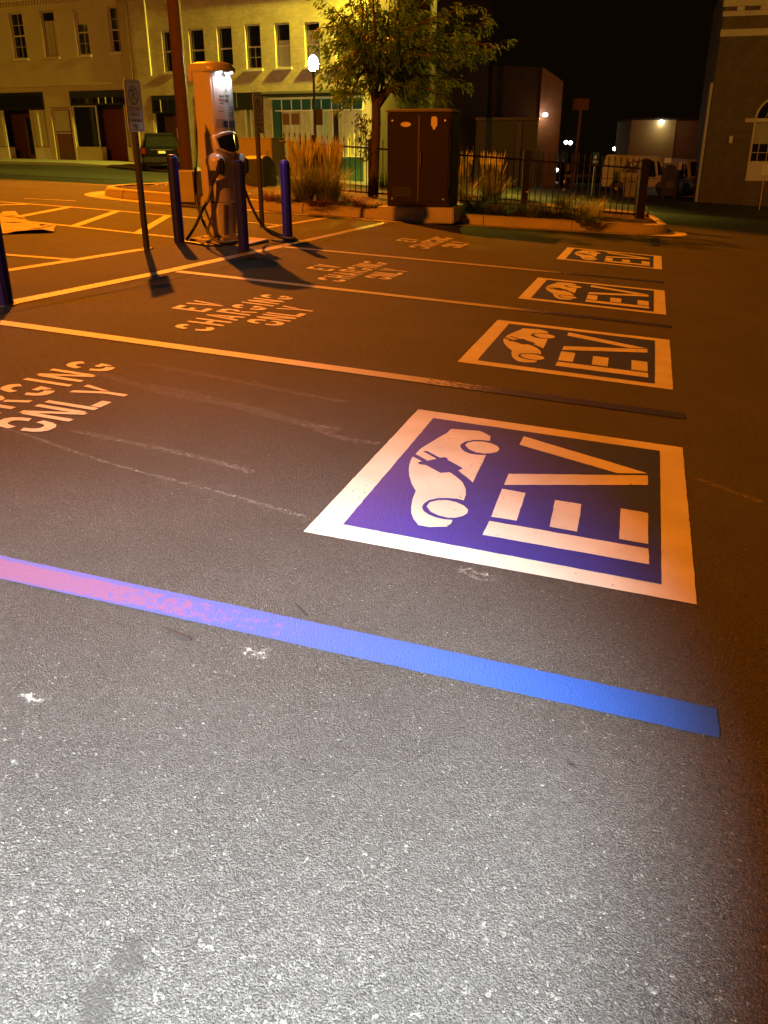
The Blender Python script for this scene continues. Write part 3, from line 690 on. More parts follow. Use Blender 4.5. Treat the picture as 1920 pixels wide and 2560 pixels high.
def crumb(u, v, r, hgt):
    a = random.random() * 6.28; n_ = random.choice((4, 5, 5, 6)); el = random.uniform(.55, 1.0); base = len(crumbs.v); ca, sa = math.cos(a), math.sin(a)
    for j in range(n_):
        t_ = 6.283 * j / n_ + random.uniform(-.35, .35); x, y = r * math.cos(t_), r * el * math.sin(t_)
        crumbs.v.append(LP(u + x * ca - y * sa, v + x * sa + y * ca, -.0008))
    for j in range(n_):
        t_ = 6.283 * j / n_ + random.uniform(-.3, .3); k_ = random.uniform(.45, .75); x, y = r * k_ * math.cos(t_), r * k_ * el * math.sin(t_)
        crumbs.v.append(LP(u + x * ca - y * sa, v + x * sa + y * ca, hgt * random.uniform(.75, 1.15)))
    for j in range(n_): crumbs.f.append((base + j, base + (j + 1) % n_, base + n_ + (j + 1) % n_, base + n_ + j))
    crumbs.f.append(tuple(base + n_ + j for j in range(n_)))
def painted(u, v):
    if abs(v) < .075 and u < .02: return True
    return -1.33 < u < -.01 and .59 < v < 2.22
cnt = 0
while cnt < 24000:
    px, py = random.uniform(-80, 2000), 1180 + 1430 * random.random() ** .62
    u, v = uvp(px, py)
    if painted(u, v): continue
    r = min(.0052, .0011 + random.expovariate(900)); crumb(u, v, r, r * random.uniform(.25, .6)); cnt += 1
for k in range(60):
    px, py = random.uniform(-60, 1980), 950 + 1600 * random.random() ** .8
    u, v = uvp(px, py); crumb(u, v, random.uniform(.003, .0065), random.uniform(.002, .004))
cr = bpy.data.objects.new('surface_stones', None) if False else None
me = bpy.data.meshes.new('surface_stones'); me.from_pydata([tuple(v) for v in crumbs.v], [], crumbs.f); me.materials.append(M['stone_mix'])
cr = bpy.data.objects.new('surface_stones', me); COL.objects.link(cr); stuff(cr); tag(cr, 'proud stones and loose grit of the asphalt surface', 'grit')

# ================================================================== OBJECTS AT THE CHARGER
def lot_h(px, py, h):
    d = ray(px, py); t = (LO + LN * h - CAM).dot(LN) / d.dot(LN); return CAM + d * t
# ---- fast charger
ch = thing('ev_charger', 'tall white electric vehicle fast charger with two black hoses between blue bollards', 'charger', LP(-5.10, 7.80, .03), RU - R(17))
def cring(z, xb, xf, hw):
    return [Vector(p + (z,)) for p in [(xb, -hw * .82), (xb + .035, -hw), (xf - .12, -hw), (xf - .05, -hw * .86), (xf - .015, -hw * .55), (xf, 0), (xf - .015, hw * .55), (xf - .05, hw * .86), (xf - .12, hw), (xf - .2, hw), (xb + .035, hw), (xb, hw * .82)]]
b = MB(); b.loft([cring(z, -.15, xf, hw) for z, xf, hw in ((.42, .135, .186), (.6, .14, .19), (.8, .155, .197), (1.0, .168, .2), (1.4, .165, .2), (1.76, .155, .2))]); body = b.build('body', 'charger_white', ch, smooth=True)
b = MB(); b.loft([cring(z, -.148, xf, hw) for z, xf, hw in ((.02, .10, .172), (.06, .105, .174), (.412, .133, .184))]); low = b.build('lower_panel', 'charger_white', ch, smooth=True)
vs = MB(); vs.box(-.002, .004, -.035, .035, -.004, .004); v0 = vs.mesh('vent_slot', M['plastic_black'])
def vent(y, z, xx, ry):
    o = bpy.data.objects.new('vent_slot', v0); COL.objects.link(o); o.parent = low; o.location = (xx, y, z); o.rotation_euler = (0, 0, ry)
for k in range(14):
    z = .07 + k * .024; xf = .105 + .028 * (z - .06) / .35
    vent(-.075, z, xf - .008, -.22); vent(.075, z, xf - .008, .22)
b = MB(); b.box(-.172, -.149, -.13, .13, .05, 1.74); b.build('back_spine', 'plastic_black', ch, bevel=.006)
b = MB(); b.loft([cring(z, xb, xf, hw) for z, xb, xf, hw in ((1.752, -.16, .205, .205), (1.765, -.17, .215, .212), (1.80, -.18, .212, .212), (1.835, -.17, .19, .195), (1.855, -.13, .13, .14), (1.862, -.05, .05, .06))]); cap = b.build('cap', 'charger_white', ch, smooth=True)
b = MB(); b.loft([[Vector((x, y * s_, z)) for x, y in ((-.262, -.13), (-.24, -.15), (-.174, -.15), (-.174, .15), (-.24, .15), (-.262, .13))] for z, s_ in ((1.66, .9), (1.68, 1), (1.80, 1), (1.835, .92))]); b.build('cable_arm', 'charger_white', ch, smooth=True, bevel=.01)
for y in (-.085, .085):
    b = MB(); b.lathe([(.022, 0), (.022, .006)], 14, (.178, y, 1.744)); b.build('downlight', 'led', cap)
# front panel print
FP = lambda y, z, o=.003: (.165 - .06 * (y / .2) ** 2 * 1.1 + o - .008 * max(0, (z - 1.4) / .36), y, z)
def curved(name, y0, y1, z0, z1, material, parent, o=.004, n=6):
    b = MB(); rows = []
    for zz in (z0, z1):
        for k in range(n + 1): b.v.append(Vector(FP(y0 + (y1 - y0) * k / n, zz, o)))
    for k in range(n): b.f.append((k, k + 1, n + 2 + k, n + 1 + k))
    return b.build(name, material, parent, smooth=True)
pr = curved('front_graphic', -.15, .15, 1.165, 1.70, 'charger_white', ch, .004)
curved('blue_band', -.15, .15, 1.20, 1.27, 'print_blue', pr, .007); curved('photo_print', -.15, -.07, 1.20, 1.285, 'print_photo', pr, .009)
for k, (y0, y1, z, h) in enumerate([(-.10, -.03, 1.50, .022), (-.02, .05, 1.50, .03), (-.10, -.05, 1.44, .01), (.03, .13, 1.40, .012), (.03, .13, 1.375, .012), (.04, .12, 1.345, .010), (.03, .13, 1.315, .010), (-.12, -.05, 1.36, .008), (.05, .09, 1.235, .010)]):
    curved('print_line', y0, y1, z, z + h, 'print_grey', pr, .0085, 3)
b = MB(); b.add([FP(-.012, 1.56, .009), FP(.012, 1.555, .009), FP(.004, 1.61, .009)], [(0, 1, 2)]); b.build('drop_emblem', 'print_grey', pr)
b = MB(); 
for k in range(8):
    z = 1.165 + k * .028; w = .010 - abs(k - 3) * .001
    b.quad(FP(.006 - k * .0016 - w, z, .010), FP(.006 - k * .0016 + w, z, .010), FP(.006 - (k + 1) * .0016 + w * .8, z + .028, .010), FP(.006 - (k + 1) * .0016 - w * .8, z + .028, .010))
b.build('yellow_seam', 'stripe_yellow', pr)  # yellow seam down the front, plain colour without glow
# display pod
def pod(x0, x1, s_, dz=0):
    s_ *= 1.16; return [(-.165 * s_, 1.105 + dz), (-.09 * s_, 1.145 + dz), (0, 1.158 + dz), (.09 * s_, 1.145 + dz), (.165 * s_, 1.105 + dz), (.15 * s_, .985 + dz), (.08 * s_, .945 + dz), (0, .93 + dz), (-.08 * s_, .945 + dz), (-.15 * s_, .985 + dz)]
def podring(xb, xt, s_, cz=1.045, sz=1.0):
    return [Vector((xb + (xt - xb) * (z - .93) / .23 - .05 * (y / .165) ** 2, y, cz + (z - 1.045) * sz)) for y, z in pod(0, 0, s_)]
b = MB(); b.loft([podring(.10, .10, 1.08, 1.045, 1.1), podring(.205, .18, 1.08, 1.045, 1.08), podring(.225, .192, .98, 1.045, .98), podring(.222, .189, .92, 1.045, .90)]); pd = b.build('display_pod', 'charger_white', ch, smooth=True)
b = MB(); b.loft([podring(.215, .182, .90, 1.04, .82), podring(.226, .194, .88, 1.04, .80)]); b.build('screen', 'screen', pd, smooth=True)
# holsters: white hoods with black guns
for sy in (-1, 1):
    b = MB(); n = 12; rings = []
    for j in range(7):
        a = math.pi / 2 * j / 6
        rr = .108 * math.cos(a); zz = .10 * math.sin(a)
        rings.append([Vector((.105 + rr * math.cos(2 * math.pi * k / n) * 1.15, sy * .180 + rr * math.sin(2 * math.pi * k / n) * .9, .845 + zz)) for k in range(n)])
    rings.insert(0, [Vector((.10 + .095 * math.cos(2 * math.pi * k / n), sy * .180 + .075 * math.sin(2 * math.pi * k / n), .76)) for k in range(n)])
    b.loft(rings); hs = b.build('holster', 'charger_white', ch, smooth=True)
    b = MB(); b.box(.145, .245, sy * .20 - .04, sy * .20 + .04, .72, .885); gn = b.build('connector', 'plastic_black', ch, bevel=.02)
    b = MB(); b.tube([(.18, sy * .21, .76), (.15, sy * .235, .70), (.115, sy * .25, .66), (.10, sy * .255, .60)], [.024, .021, .03, .018], 9); b.build('grip', 'plastic_black', gn, smooth=True)
    b = MB(); b.tube([(.16, sy * .235, .668), (.20, sy * .235, .668)], .008, 6); b.build('release_tab', 'sign_white', gn)
b = MB(); b.tube(catmull([(-.20, -.06, 1.66), (-.20, -.12, 1.3), (-.205, -.15, .95), (-.17, -.24, .62), (-.07, -.32, .34), (.10, -.36, .10), (.22, -.34, .012), (.36, -.22, .0), (.30, -.02, .0)], 6), .0165, 8); b.build('hose', 'plastic_black', ch, smooth=True)
b = MB(); b.tube(catmull([(.10, -.255, .61), (.07, -.29, .46), (.0, -.34, .33), (-.10, -.37, .16), (-.20, -.42, .018), (-.14, -.52, .0), (.05, -.55, -.005), (.24, -.52, -.02), (.33, -.40, -.02)], 6), .0165, 8); b.build('hose', 'plastic_black', ch, smooth=True)
b = MB(); b.tube(catmull([(.10, .255, .61), (.16, .32, .35), (.26, .42, .10), (.38, .55, -.005), (.55, .62, -.02), (.66, .50, -.03), (.58, .36, -.03), (.42, .36, -.02)], 6), .0165, 8); b.build('hose', 'plastic_black', ch, smooth=True)
b = MB(); b.box(-.20, .16, -.21, .21, -.04, .03); b.build('base_plate', 'charger_grey', ch, bevel=.01)
pad = MB(); pad.box(-.33, .40, -.30, .34, -.08, .022); pd_ = pad.build('charger_pad', 'concrete', bevel=.008, loc=LP(-5.08, 7.80, .012), rot=(0, .063, RU)); tag(pd_, 'small pale concrete pad under the charger', 'pad')
chm = Matrix.Translation(LP(-5.10, 7.80, .03)) @ Matrix.Rotation(RU - R(17), 4, 'Z')
for y in (-.085, .085):
    p = chm @ Vector((.20, y, 1.735)); tgt = chm @ Vector((.30, y, 0))
    add_light('charger_downlight_light', 'SPOT', p, 7, (.90, .95, 1.0), tgt, .012, 150, .3)

# its twin serves the stalls nearer the viewpoint (just outside the picture)
def copy_tree(o, parent=None):
    c = o.copy(); COL.objects.link(c); c.parent = parent
    for k in list(o.children): copy_tree(k, c)
    return c
ch2 = copy_tree(ch); ch2.location = LP(-5.22, 2.62, .03); ch2['label'] = 'second white fast charger by the bollard that stands apart'
ch['group'] = ch2['group'] = 'fast chargers'
chm2 = Matrix.Translation(LP(-5.22, 2.62, .03)) @ Matrix.Rotation(RU - R(17), 4, 'Z')
for y in (-.085, .085):
    add_light('charger_downlight_light', 'SPOT', chm2 @ Vector((.20, y, 1.735)), 14, (.90, .95, 1.0), chm2 @ Vector((.30, y, 0)), .012, 150, .3)
# ---- bollards
def bollard(px, py, lab, h=.93):
    u, v = uvp(px, py); P = LP(u, v)
    t = thing('bollard', lab, 'bollard', P, random.uniform(0, .4), 'blue bollards round the chargers')
    b = MB(); r = .06
    prof = [(r, -.03), (r, h - .045), (r * .96, h - .03), (r * .62, h - .004), (r * .30, h)]
    b.lathe(prof, 12); b.build('sleeve', 'bollard_blue', t, bevel=.0)
    b = MB(); b.lathe([(r * 1.25, -.03), (r * 1.25, .006), (r * 1.02, .012)], 12); b.build('collar', 'dark_metal', t)
bollard(13, 763, 'blue bollard beside the cut-off lettering, standing apart from the other three')
bollard(449, 606, 'blue bollard on the hose-crossing side of the charger, nearer the sign with the white line')
bollard(610, 626, 'blue bollard standing right in front of the charger')
bollard(720, 605, 'blue bollard on the far side of the charger, before the feather grass')

# ---- no-parking signs
def sign(u, v, top, lab):
    t = thing('no_parking_sign', lab, 'sign', LP(u, v), RU, 'no parking signs at the chargers')
    b = MB(); b.box(-.025, .025, -.025, .025, -.05, top - .03); b.build('post', 'dark_metal', t, bevel=.003)
    b = MB(); b.box(-.05, .05, -.05, .05, -.02, .012); b.build('foot_plate', 'dark_metal', t)
    w, h, r = .305, .475, .035; cz = top - h / 2
    def rr(w, h, r):
        pts = []
        for cx_, cy_, a0 in ((w / 2 - r, h / 2 - r, 0), (-w / 2 + r, h / 2 - r, 90), (-w / 2 + r, -h / 2 + r, 180), (w / 2 - r, -h / 2 + r, 270)):
            pts += [(cx_ + r * math.cos(R(a0 + k * 30)), cz + cy_ + r * math.sin(R(a0 + k * 30))) for k in range(4)]
        return pts
    b = MB(); b.prism(rr(w, h, r), .027, .030, 'x'); pl = b.build('plate', 'sign_white', t)
    a, c = rr(w - .03, h - .03, .026), rr(w - .044, h - .044, .02)
    b = MB(); n = len(a); b.add([(.0312, p, q) for p, q in a] + [(.0312, p, q) for p, q in c], [(i, (i + 1) % n, (i + 1) % n + n, i + n) for i in range(n)]); b.build('border_line', 'sign_red', pl)
    oc = cz + .095; e1 = ellipse(0, oc, .088, .088); e2 = ellipse(0, oc, .072, .072); n = len(e1)
    b = MB(); b.add([(.0318, p, q) for p, q in e1] + [(.0318, p, q) for p, q in e2], [(i, (i + 1) % n, (i + 1) % n + n, i + n) for i in range(n)]); b.build('prohibition_ring', 'sign_red', pl)
    b = MB(); b.add([(.0326, -.058, oc + .044), (.0326, -.046, oc + .056), (.0326, .058, oc - .044), (.0326, .046, oc - .056)], [(0, 1, 2, 3)]); b.build('slash', 'sign_red', pl)
    text_mesh('letter_p', 'P', .155, 'sign_black', pl, (.0315, 0, oc), (R(90), 0, R(90)), .0003)
    for k, tx in enumerate(('ELECTRIC', 'VEHICLE', 'CHARGING', 'ONLY')):
        text_mesh('text_line', tx, .046, 'sign_red', pl, (.0315, 0, cz - .028 - .052 * k), (R(90), 0, R(90)), .0003)
    for zz in (cz + .205, cz - .205):
        b = MB(); b.tube([(.029, 0, zz), (.038, 0, zz)], .007, 8); b.build('bolt', 'steel', pl)
sign(-5.392, 6.534, 1.615, 'no parking sign on black post at the end of a white line, before the charger')
sign(-5.435, 9.657, 1.665, 'no parking sign on black post behind the charger, before the orange-lit box')

# ---- crumpled printed sheet on the asphalt
pp = [(0,577),(5,587),(63,584),(135,582),(140,570),(130,567),(102,571),(73,557),(50,551),(38,532),(-10,546)]
pu = [uvp(*p) for p in pp]; pu += [(-8.2, 6.9), (-7.7, 6.4)]
bmx = bmesh.new(); fc = bmx.faces.new([bmx.verts.new((x, y, .02)) for x, y in pu]); bmesh.ops.triangulate(bmx, faces=[fc])
for _ in range(3): bmesh.ops.subdivide_edges(bmx, edges=bmx.edges[:], cuts=1)
for v in bmx.verts: v.co.z = max(.008, .028 + .05 * mn.noise(v.co * 2.3) + .02 * mn.noise(v.co * 7))
me = bpy.data.meshes.new('paper_sheet'); bmx.to_mesh(me); bmx.free(); me.materials.append(M['paper'])
po = bpy.data.objects.new('paper_sheet', me); COL.objects.link(po); po.matrix_world = LOT
tag(po, 'large crumpled white sheet of paper lying by the hatched aisle', 'paper')
mo = po.modifiers.new('thick', 'SOLIDIFY'); mo.thickness = .003

# ================================================================== ISLAND
IH = .15
def isl(px, py, h=IH): return lot_h(px, py, h)
# concrete block
P = isl(470, 487); t = thing('concrete_block', 'weathered concrete block at the planting bed behind the bollards', 'block', P, RU)
b = MB(); b.loft([[Vector((x * s_, y * s_, z)) for x, y in ((-.23, -.2), (.22, -.2), (.22, .2), (-.23, .2))] for z, s_ in ((-.1, 1.), (.345, .97), (.375, .93), (.38, .85))]); b.build('block', 'concrete', t, smooth=True)
b = MB(); b.box(-.16, .15, -.13, .13, .377, .386); b.build('top_recess', 'mulch', t)
# tall tan equipment box and green transformer
P = isl(642, 492); P = at(600, 470, 20.6); P.z = gz(P.x, 18) + .12
t = thing('equipment_box', 'tall tan metal equipment box, its face lit orange, behind the far sign', 'utility box', P, RU)
EH = at(640, 344, P.y).z - P.z - .025; EW = 86 / ppm(P) / .95
b = MB(); b.box(0, EW, 0, .75, 0, EH); bx = b.build('case', 'box_tan', t, bevel=.012)
b = MB(); b.box(-.02, EW + .02, -.02, .77, EH + .002, EH + .025); b.build('lid', 'box_tan', t, bevel=.005)
b = MB(); b.box(.03, EW - .03, -.012, -.002, .08, EH - .06); d = b.build('door', 'box_tan', t, bevel=.004)
b = MB(); b.box(EW - .12, EW - .08, -.04, -.013, .52, .66); b.build('handle', 'steel', d, bevel=.006)
for z in (.3, EH - .25):
    b = MB(); b.tube([(EW + .001, .1, z), (EW + .022, .1, z)], .018, 8); b.build('hinge', 'steel', t)
P = at(612, 470, 19.2); P.z = gz(P.x, 18) + .10
t = thing('pad_transformer', 'low dark green pad transformer with sloped rounded hood beside the feather grass', 'transformer', P, RU)
b = MB(); b.prism([(0, 0), (.75, 0), (.75, .30), (.66, .46), (.48, .58), (.28, .62), (.10, .60), (0, .56)], 0, .42, 'x'); b.build('hood', 'transformer_green', t, bevel=.012)
b = MB(); b.box(.02, .40, -.012, -.002, .06, .54); b.build('access_door', 'transformer_green', t, bevel=.004)
b = MB(); b.box(-.05, .47, -.06, .80, -.12, .0); b.build('pad', 'concrete', t, bevel=.01)
for x, z in ((.12, .38), (.13, .22), (.36, .45)):
    b = MB(); b.tube([(x, -.013, z), (x, -.02, z)], .012, 8); b.build('bolt', 'steel', t)
# brown cabinet on its pad
P = isl(968, 515, .212); P2 = P.copy()
t = thing('utility_cabinet', 'tall dark brown two-door utility cabinet with stickers on a concrete pad', 'cabinet', P, RU)
SC = ppm(P); CWD, CDP, CHT = 150 / SC / .955, .70, at(968, 281, P.y).z - P.z; K = CWD / 1.27
b = MB(); b.box(0, CWD, 0, CDP, 0, CHT); b.build('case', 'cab_brown', t, bevel=.01)
b = MB(); b.loft([[Vector((x, y, z)) for x, y in ((-.02 + i_, -.02 + i_), (CWD + .02 - i_, -.02 + i_), (CWD + .02 - i_, CDP + .02 - i_), (-.02 + i_, CDP + .02 - i_))] for z, i_ in ((CHT + .002, 0), (CHT + .028, 0), (CHT + .05, .1))]); b.build('roof_plate', 'cab_brown_edge', t, bevel=.004)
for x0, x1 in ((.03, CWD / 2 - .006), (CWD / 2 + .006, CWD - .03)):
    b = MB(); b.box(x0, x1, -.02, -.002, .07, CHT - .05); b.build('door', 'cab_brown', t, bevel=.006)
b = MB(); b.box(CWD / 2 - .005, CWD / 2 + .02, -.03, -.022, .07, CHT - .05); b.build('door_strip', 'cab_brown_edge', t)
b = MB(); b.tube([(CWD / 2 + .05, -.022, CHT * .585), (CWD / 2 + .05, -.055, CHT * .58), (CWD / 2 + .05, -.055, CHT * .445), (CWD / 2 + .05, -.022, CHT * .44)], .011, 8); b.build('handle', 'steel', t, smooth=True)
b = MB(); b.prism(ellipse(.38 * K, CHT * .875, .085, .036, 24), -.0245, -.022, 'y'); b.build('oval_sticker', 'sticker', t)
b = MB(); b.prism([(x * K, CHT * .82 + (z - 1.52) * K) for x, z in [(.895, 1.75), (.985, 1.75), (1.005, 1.70), (1.005, 1.60), (.975, 1.56), (.96, 1.52), (.925, 1.52), (.915, 1.56), (.885, 1.60), (.885, 1.70)]], -.0245, -.022, 'y'); b.build('warning_sticker', 'sticker', t)
for x in (.09, CWD - .09):
    for z in (.12, CHT - .12):
        b = MB(); b.tube([(x, -.021, z), (x, -.027, z)], .014, 8); b.build('bolt', 'steel', t)
for x in (.012, CWD - .03):
    for z in (.25, CHT / 2, CHT - .25):
        b = MB(); b.tube([(x + .009, -.024, z - .05), (x + .009, -.024, z + .05)], .009, 6); b.build('hinge', 'cab_brown_edge', t)
for k in range(7):
    b = MB(); b.box(.12 * K, .5 * K, -.026, -.021, .16 + k * .022, .168 + k * .022); b.build('vent_slot', 'plastic_black', t)
b = MB(); b.box(CWD + .001, CWD + .008, .06, CDP - .06, .08, CHT - .08); b.build('side_panel', 'cab_brown', t)
b = MB(); b.box(-.14, CWD + .11, -.13, CDP + .1, -.24, -.002); pdc = b.build('cabinet_pad', 'concrete', loc=P2, rot=(0, 0, RU), bevel=.015); tag(pdc, 'concrete pad under the brown cabinet, just behind the kerb', 'pad')
# small valve cover
P = isl(1158, 512, .2); b = MB(); b.box(-.13, .13, -.09, .09, -.06, .012); o = b.build('valve_cover', 'steel', loc=P, rot=(0, 0, RU), bevel=.01); tag(o, 'small metal cover plate beside the brown cabinet', 'cover plate')

# ---- iron fence
FR = lot_h(1597, 551, .12); FM = lot_h(850, 489, .14); dirF = (FM - FR); FL = FR + dirF * ((FR.x - (-2.05)) / (FR.x - FM.x))
fo = thing('iron_fence', 'black iron picket fence along the back of the planting bed', 'fence', FR)
def fpt(t_): return (FL - FR) * t_
Lf = (FL - FR).length; nP = int(Lf / .108)
bp = MB(); bp.box(-.008, .008, -.008, .008, .07, 1.0); bp.loft([[Vector((x, y, 1.0)) for x, y in ((-.014, -.008), (.014, -.008), (.014, .008), (-.014, .008))], [Vector((x, y, 1.035)) for x, y in ((-.012, -.006), (.012, -.006), (.012, .006), (-.012, .006))], [Vector((x, y, 1.09)) for x, y in ((-.001, -.001), (.001, -.001), (.001, .001), (-.001, .001))]])
pk = bp.mesh('picket', M['iron_black'])
for i in range(1, nP):
    o = bpy.data.objects.new('picket', pk); COL.objects.link(o); o.parent = fo; o.location = fpt(i / nP)
for z in (.10, .90):
    b = MB(); b.tube([fpt(.0) + Vector((0, 0, z)), fpt(1) + Vector((0, 0, z))], .016, 4); b.build('rail', 'iron_black', fo)
b = MB(); b.box(-.075, .075, -.075, .075, -.05, 1.02); b.loft([[Vector((x * s_, y * s_, z)) for x, y in ((-.09, -.09), (.09, -.09), (.09, .09), (-.09, .09))] for z, s_ in ((1.021, 1), (1.05, 1), (1.08, .3))]); b.box(-.14, .14, -.14, .14, -.06, -.03 + .035); b.build('end_post', 'iron_black', fo, bevel=.006)
for tt in ((.31, .06), (.74, .035), (.9, .035)):
    b = MB(); b.box(-tt[1], tt[1], -tt[1], tt[1], -.05, 1.06); b.build('post', 'iron_black', fo, loc=fpt(tt[0]), bevel=.006)

# ---- plants
def blade(mb, base, a, lean, h, w, droop, n=4):
    d = Vector((math.cos(a), math.sin(a), 0)); s_ = Vector((-math.sin(a), math.cos(a), 0)); prev = None; o = len(mb.v)
    for k in range(n + 1):
        t = k / n; p = base + d * (lean * t + droop * t * t) + Vector((0, 0, h * (t - .35 * (droop / max(h, .01)) * t * t)))
        ww = w * (1 - t * .85); mb.v.append(p - s_ * ww); mb.v.append(p + s_ * ww)
    for k in range(n): mb.f.append((o + 2 * k, o + 2 * k + 1, o + 2 * k + 3, o + 2 * k + 2))
def feather_grass(P, lab, h=1.1, rad=.30, nb=420, npl=90):
    t = thing('feather_grass', lab, 'grass clump', P, 0, 'feather reed grass clumps')
    m1 = MB()
    for k in range(nb):
        a = random.random() * 6.283; r = rad * .5 * math.sqrt(random.random())
        blade(m1, Vector((r * math.cos(a), r * math.sin(a), -.03)), a + random.uniform(-.4, .4), random.uniform(.05, .22), h * random.uniform(.35, .66), .006, random.uniform(.08, .3), 5)
    m1.build('blades', 'grass_green', t)
    m2 = MB()
    for k in range(npl):
        a = random.random() * 6.283; r = rad * .45 * math.sqrt(random.random()); lean = random.uniform(.0, .20) * rad / .3
        base = Vector((r * math.cos(a), r * math.sin(a), 0)); hh = h * random.uniform(.72, 1.02); d = Vector((math.cos(a), math.sin(a), 0))
        p1 = base + d * lean * .5 + Vector((0, 0, hh * .66)); p2 = base + d * lean + Vector((0, 0, hh))
        m2.tube([base, p1], .0022, 3, False)
        m2.tube([p1, p1.lerp(p2, .3), p1.lerp(p2, .7), p2], [.003, .011, .010, .001], 5, False)
    m2.build('plumes', 'straw', t)
feather_grass(isl(757, 503), 'feather grass clump next to the far bollard', 1.04, .34, 520, 120)
feather_grass(isl(818, 505), 'feather grass clump between the far bollard clump and the tree', 1.06, .36, 520, 130)
feather_grass(isl(1162, 508), 'sparse feather grass clump pressed against the brown cabinet', .98, .22, 170, 26)
feather_grass(isl(1226, 512), 'full feather grass clump standing free right of the brown cabinet', 1.0, .30, 420, 80)
def low_plant(P, lab, rad, h, n, material, name='low_plant', group='low plants in the bed', w=.008, flowers=0):
    t = thing(name, lab, 'plant', P, 0, group); m = MB()
    for k in range(n):
        a = random.random() * 6.283; r = rad * .55 * math.sqrt(random.random())
        blade(m, Vector((r * math.cos(a), r * math.sin(a), -.02)), a + random.uniform(-.6, .6), random.uniform(.05, .5) * rad, h * random.uniform(.5, 1.1), w * random.uniform(.6, 1.3), random.uniform(.2, .9) * rad, 4)
    m.build('leaves', material, t)
    for k in range(flowers):
        a = random.random() * 6.28; b = MB(); q = Vector((rad * .5 * math.cos(a), rad * .5 * math.sin(a), h * .95))
        b.lathe([(.006, 0), (.028, .02), (.03, .03), (.004, .034)], 7); b.build('flower', 'flower_yellow', t, loc=q)
LPS = [(1186, 525, .34, .34, 'leaf_low', 0, 'low strap-leaved plant at the foot of the sparse grass'), (1235, 534, .36, .30, 'leaf_low', 0, 'low green mound at the foot of the full grass clump'), (1290, 530, .36, .34, 'leaf_low', 1, 'low green mound with one yellow bloom right of the full grass clump'), (1335, 538, .36, .30, 'grass_green', 1, 'low grassy mound in the middle of the right bed'), (1385, 542, .38, .32, 'leaf_low', 0, 'low green mound before the thick dark fence post'), (1408, 520, .30, .34, 'leaf_low', 1, 'green mound with yellow bloom behind the bed middle'), (1438, 548, .36, .30, 'leaf_low', 0, 'low green mound nearer the bare end of the bed'), (1478, 540, .34, .40, 'straw', 0, 'dry reddish grass mound at the end of the bed'), (1465, 555, .28, .22, 'grass_green', 0, 'small low mound on the kerb at the bed end'),
       (500, 484, .36, .34, 'grass_green', 0, 'low grassy tuft beside the concrete block'), (675, 500, .26, .22, 'leaf_rust', 0, 'rust coloured tuft under the transformer hood'), (708, 503, .26, .20, 'grass_green', 0, 'small tuft between transformer and feather grass'), (795, 512, .30, .16, 'leaf_rust', 0, 'rusty low tuft in front of the feather grass'), (875, 508, .28, .20, 'leaf_rust', 0, 'rust coloured low plant left of the tree foot'), (912, 517, .30, .17, 'leaf_rust', 0, 'rust coloured low plant before the tree foot'), (950, 518, .22, .15, 'leaf_rust', 0, 'small rust coloured plant at the corner of the cabinet pad'), (850, 497, .26, .22, 'grass_green', 0, 'green tuft between feather grass and fence'), (960, 470, .30, .42, 'leaf_low', 0, 'leafy shrub at the fence between tree and cabinet')]
for px, py, rad, h, mt_, fl, lb in LPS: low_plant(isl(px, py, .16), lb, rad, h, 190, mt_, flowers=fl)
# fallen leaves / mulch chips
chips = MB()
for k in range(1500):
    q = random.choice(kp[20:110]); n_ = Vector((random.uniform(-9, -.2), random.uniform(12, 18)))
    u_, v_ = n_.x, n_.y
    if v_ < 11.95 + max(0, (u_ + 9)) * .17 + (max(0, u_ + 4.4)) * .3 + .35: continue
    P = LP(u_, v_, .175 + random.uniform(0, .03)); r = random.uniform(.012, .035); a = random.random() * 6.28
    chips.add([P + Vector((r * math.cos(a + j * 2.1), r * .7 * math.sin(a + j * 2.1), random.uniform(-.01, .015))) for j in range(3)], [(0, 1, 2)])
co = chips.build('mulch_chips', 'leaf_rust'); stuff(co); tag(co, 'brown bark chips and dry leaves on the bed', 'mulch')

# ---- tree in the island
TB = lot_h(932, 495, .14); TY = TB.y
tree = thing('street_tree', 'narrow-leaved street tree with bronze and green foliage behind the brown cabinet', 'tree', TB)
def tp(px, py, dy=0.): return at(px, py, TY + dy) - TB
trunk = MB(); trunk.tube(catmull([tp(932, 500), tp(934, 440), tp(938, 360), tp(941, 290), tp(938, 235)], 4), [.115 - .0025 * i for i in range(17)], 10)
br = MB(); leaves = MB(); crot = tp(939, 250)
ENDS = [(812,186,-.5),(800,70,.3),(838,25,-.3),(826,130,.5),(868,185,-.6),(842,232,.2),(880,90,.6),(905,30,-.4),(880,-70,.2),(930,-60,-.5),(960,-120,.3),(985,20,.5),(1010,-50,-.2),(1055,60,.4),(1050,-60,.1),(1130,-60,.2),(1160,20,-.5),(1180,100,.4),(1240,115,-.1),(1205,140,.5),(1140,150,-.4),(1090,110,.5),(1075,205,-.3),(1165,205,.3),(1120,240,-.5),(1020,240,.2),(1010,150,-.6),(975,180,.5),(1000,80,-.2),(955,110,-.7),(905,235,.5),(1045,165,.1),(1220,60,.1),(1120,55,-.3),(915,150,.3),(870,255,-.2),(960,40,.1),(1060,250,.35)]
def leaf(mb, p, L, w, out):
    d = Vector((out.x * .6 + random.uniform(-.5, .5), out.y * .6 + random.uniform(-.5, .5), random.uniform(-1.3, .05))).normalized()
    s_ = d.cross(Vector((random.uniform(-1, 1), random.uniform(-1, 1), random.uniform(-.2, 1)))).normalized() * w
    n_ = d.cross(s_).normalized() * L * random.uniform(-.16, .16)
    mb.add([p, p + d * L * .45 - s_ + n_, p + d * L - n_ * .4, p + d * L * .45 + s_ + n_], [(0, 1, 2, 3)])
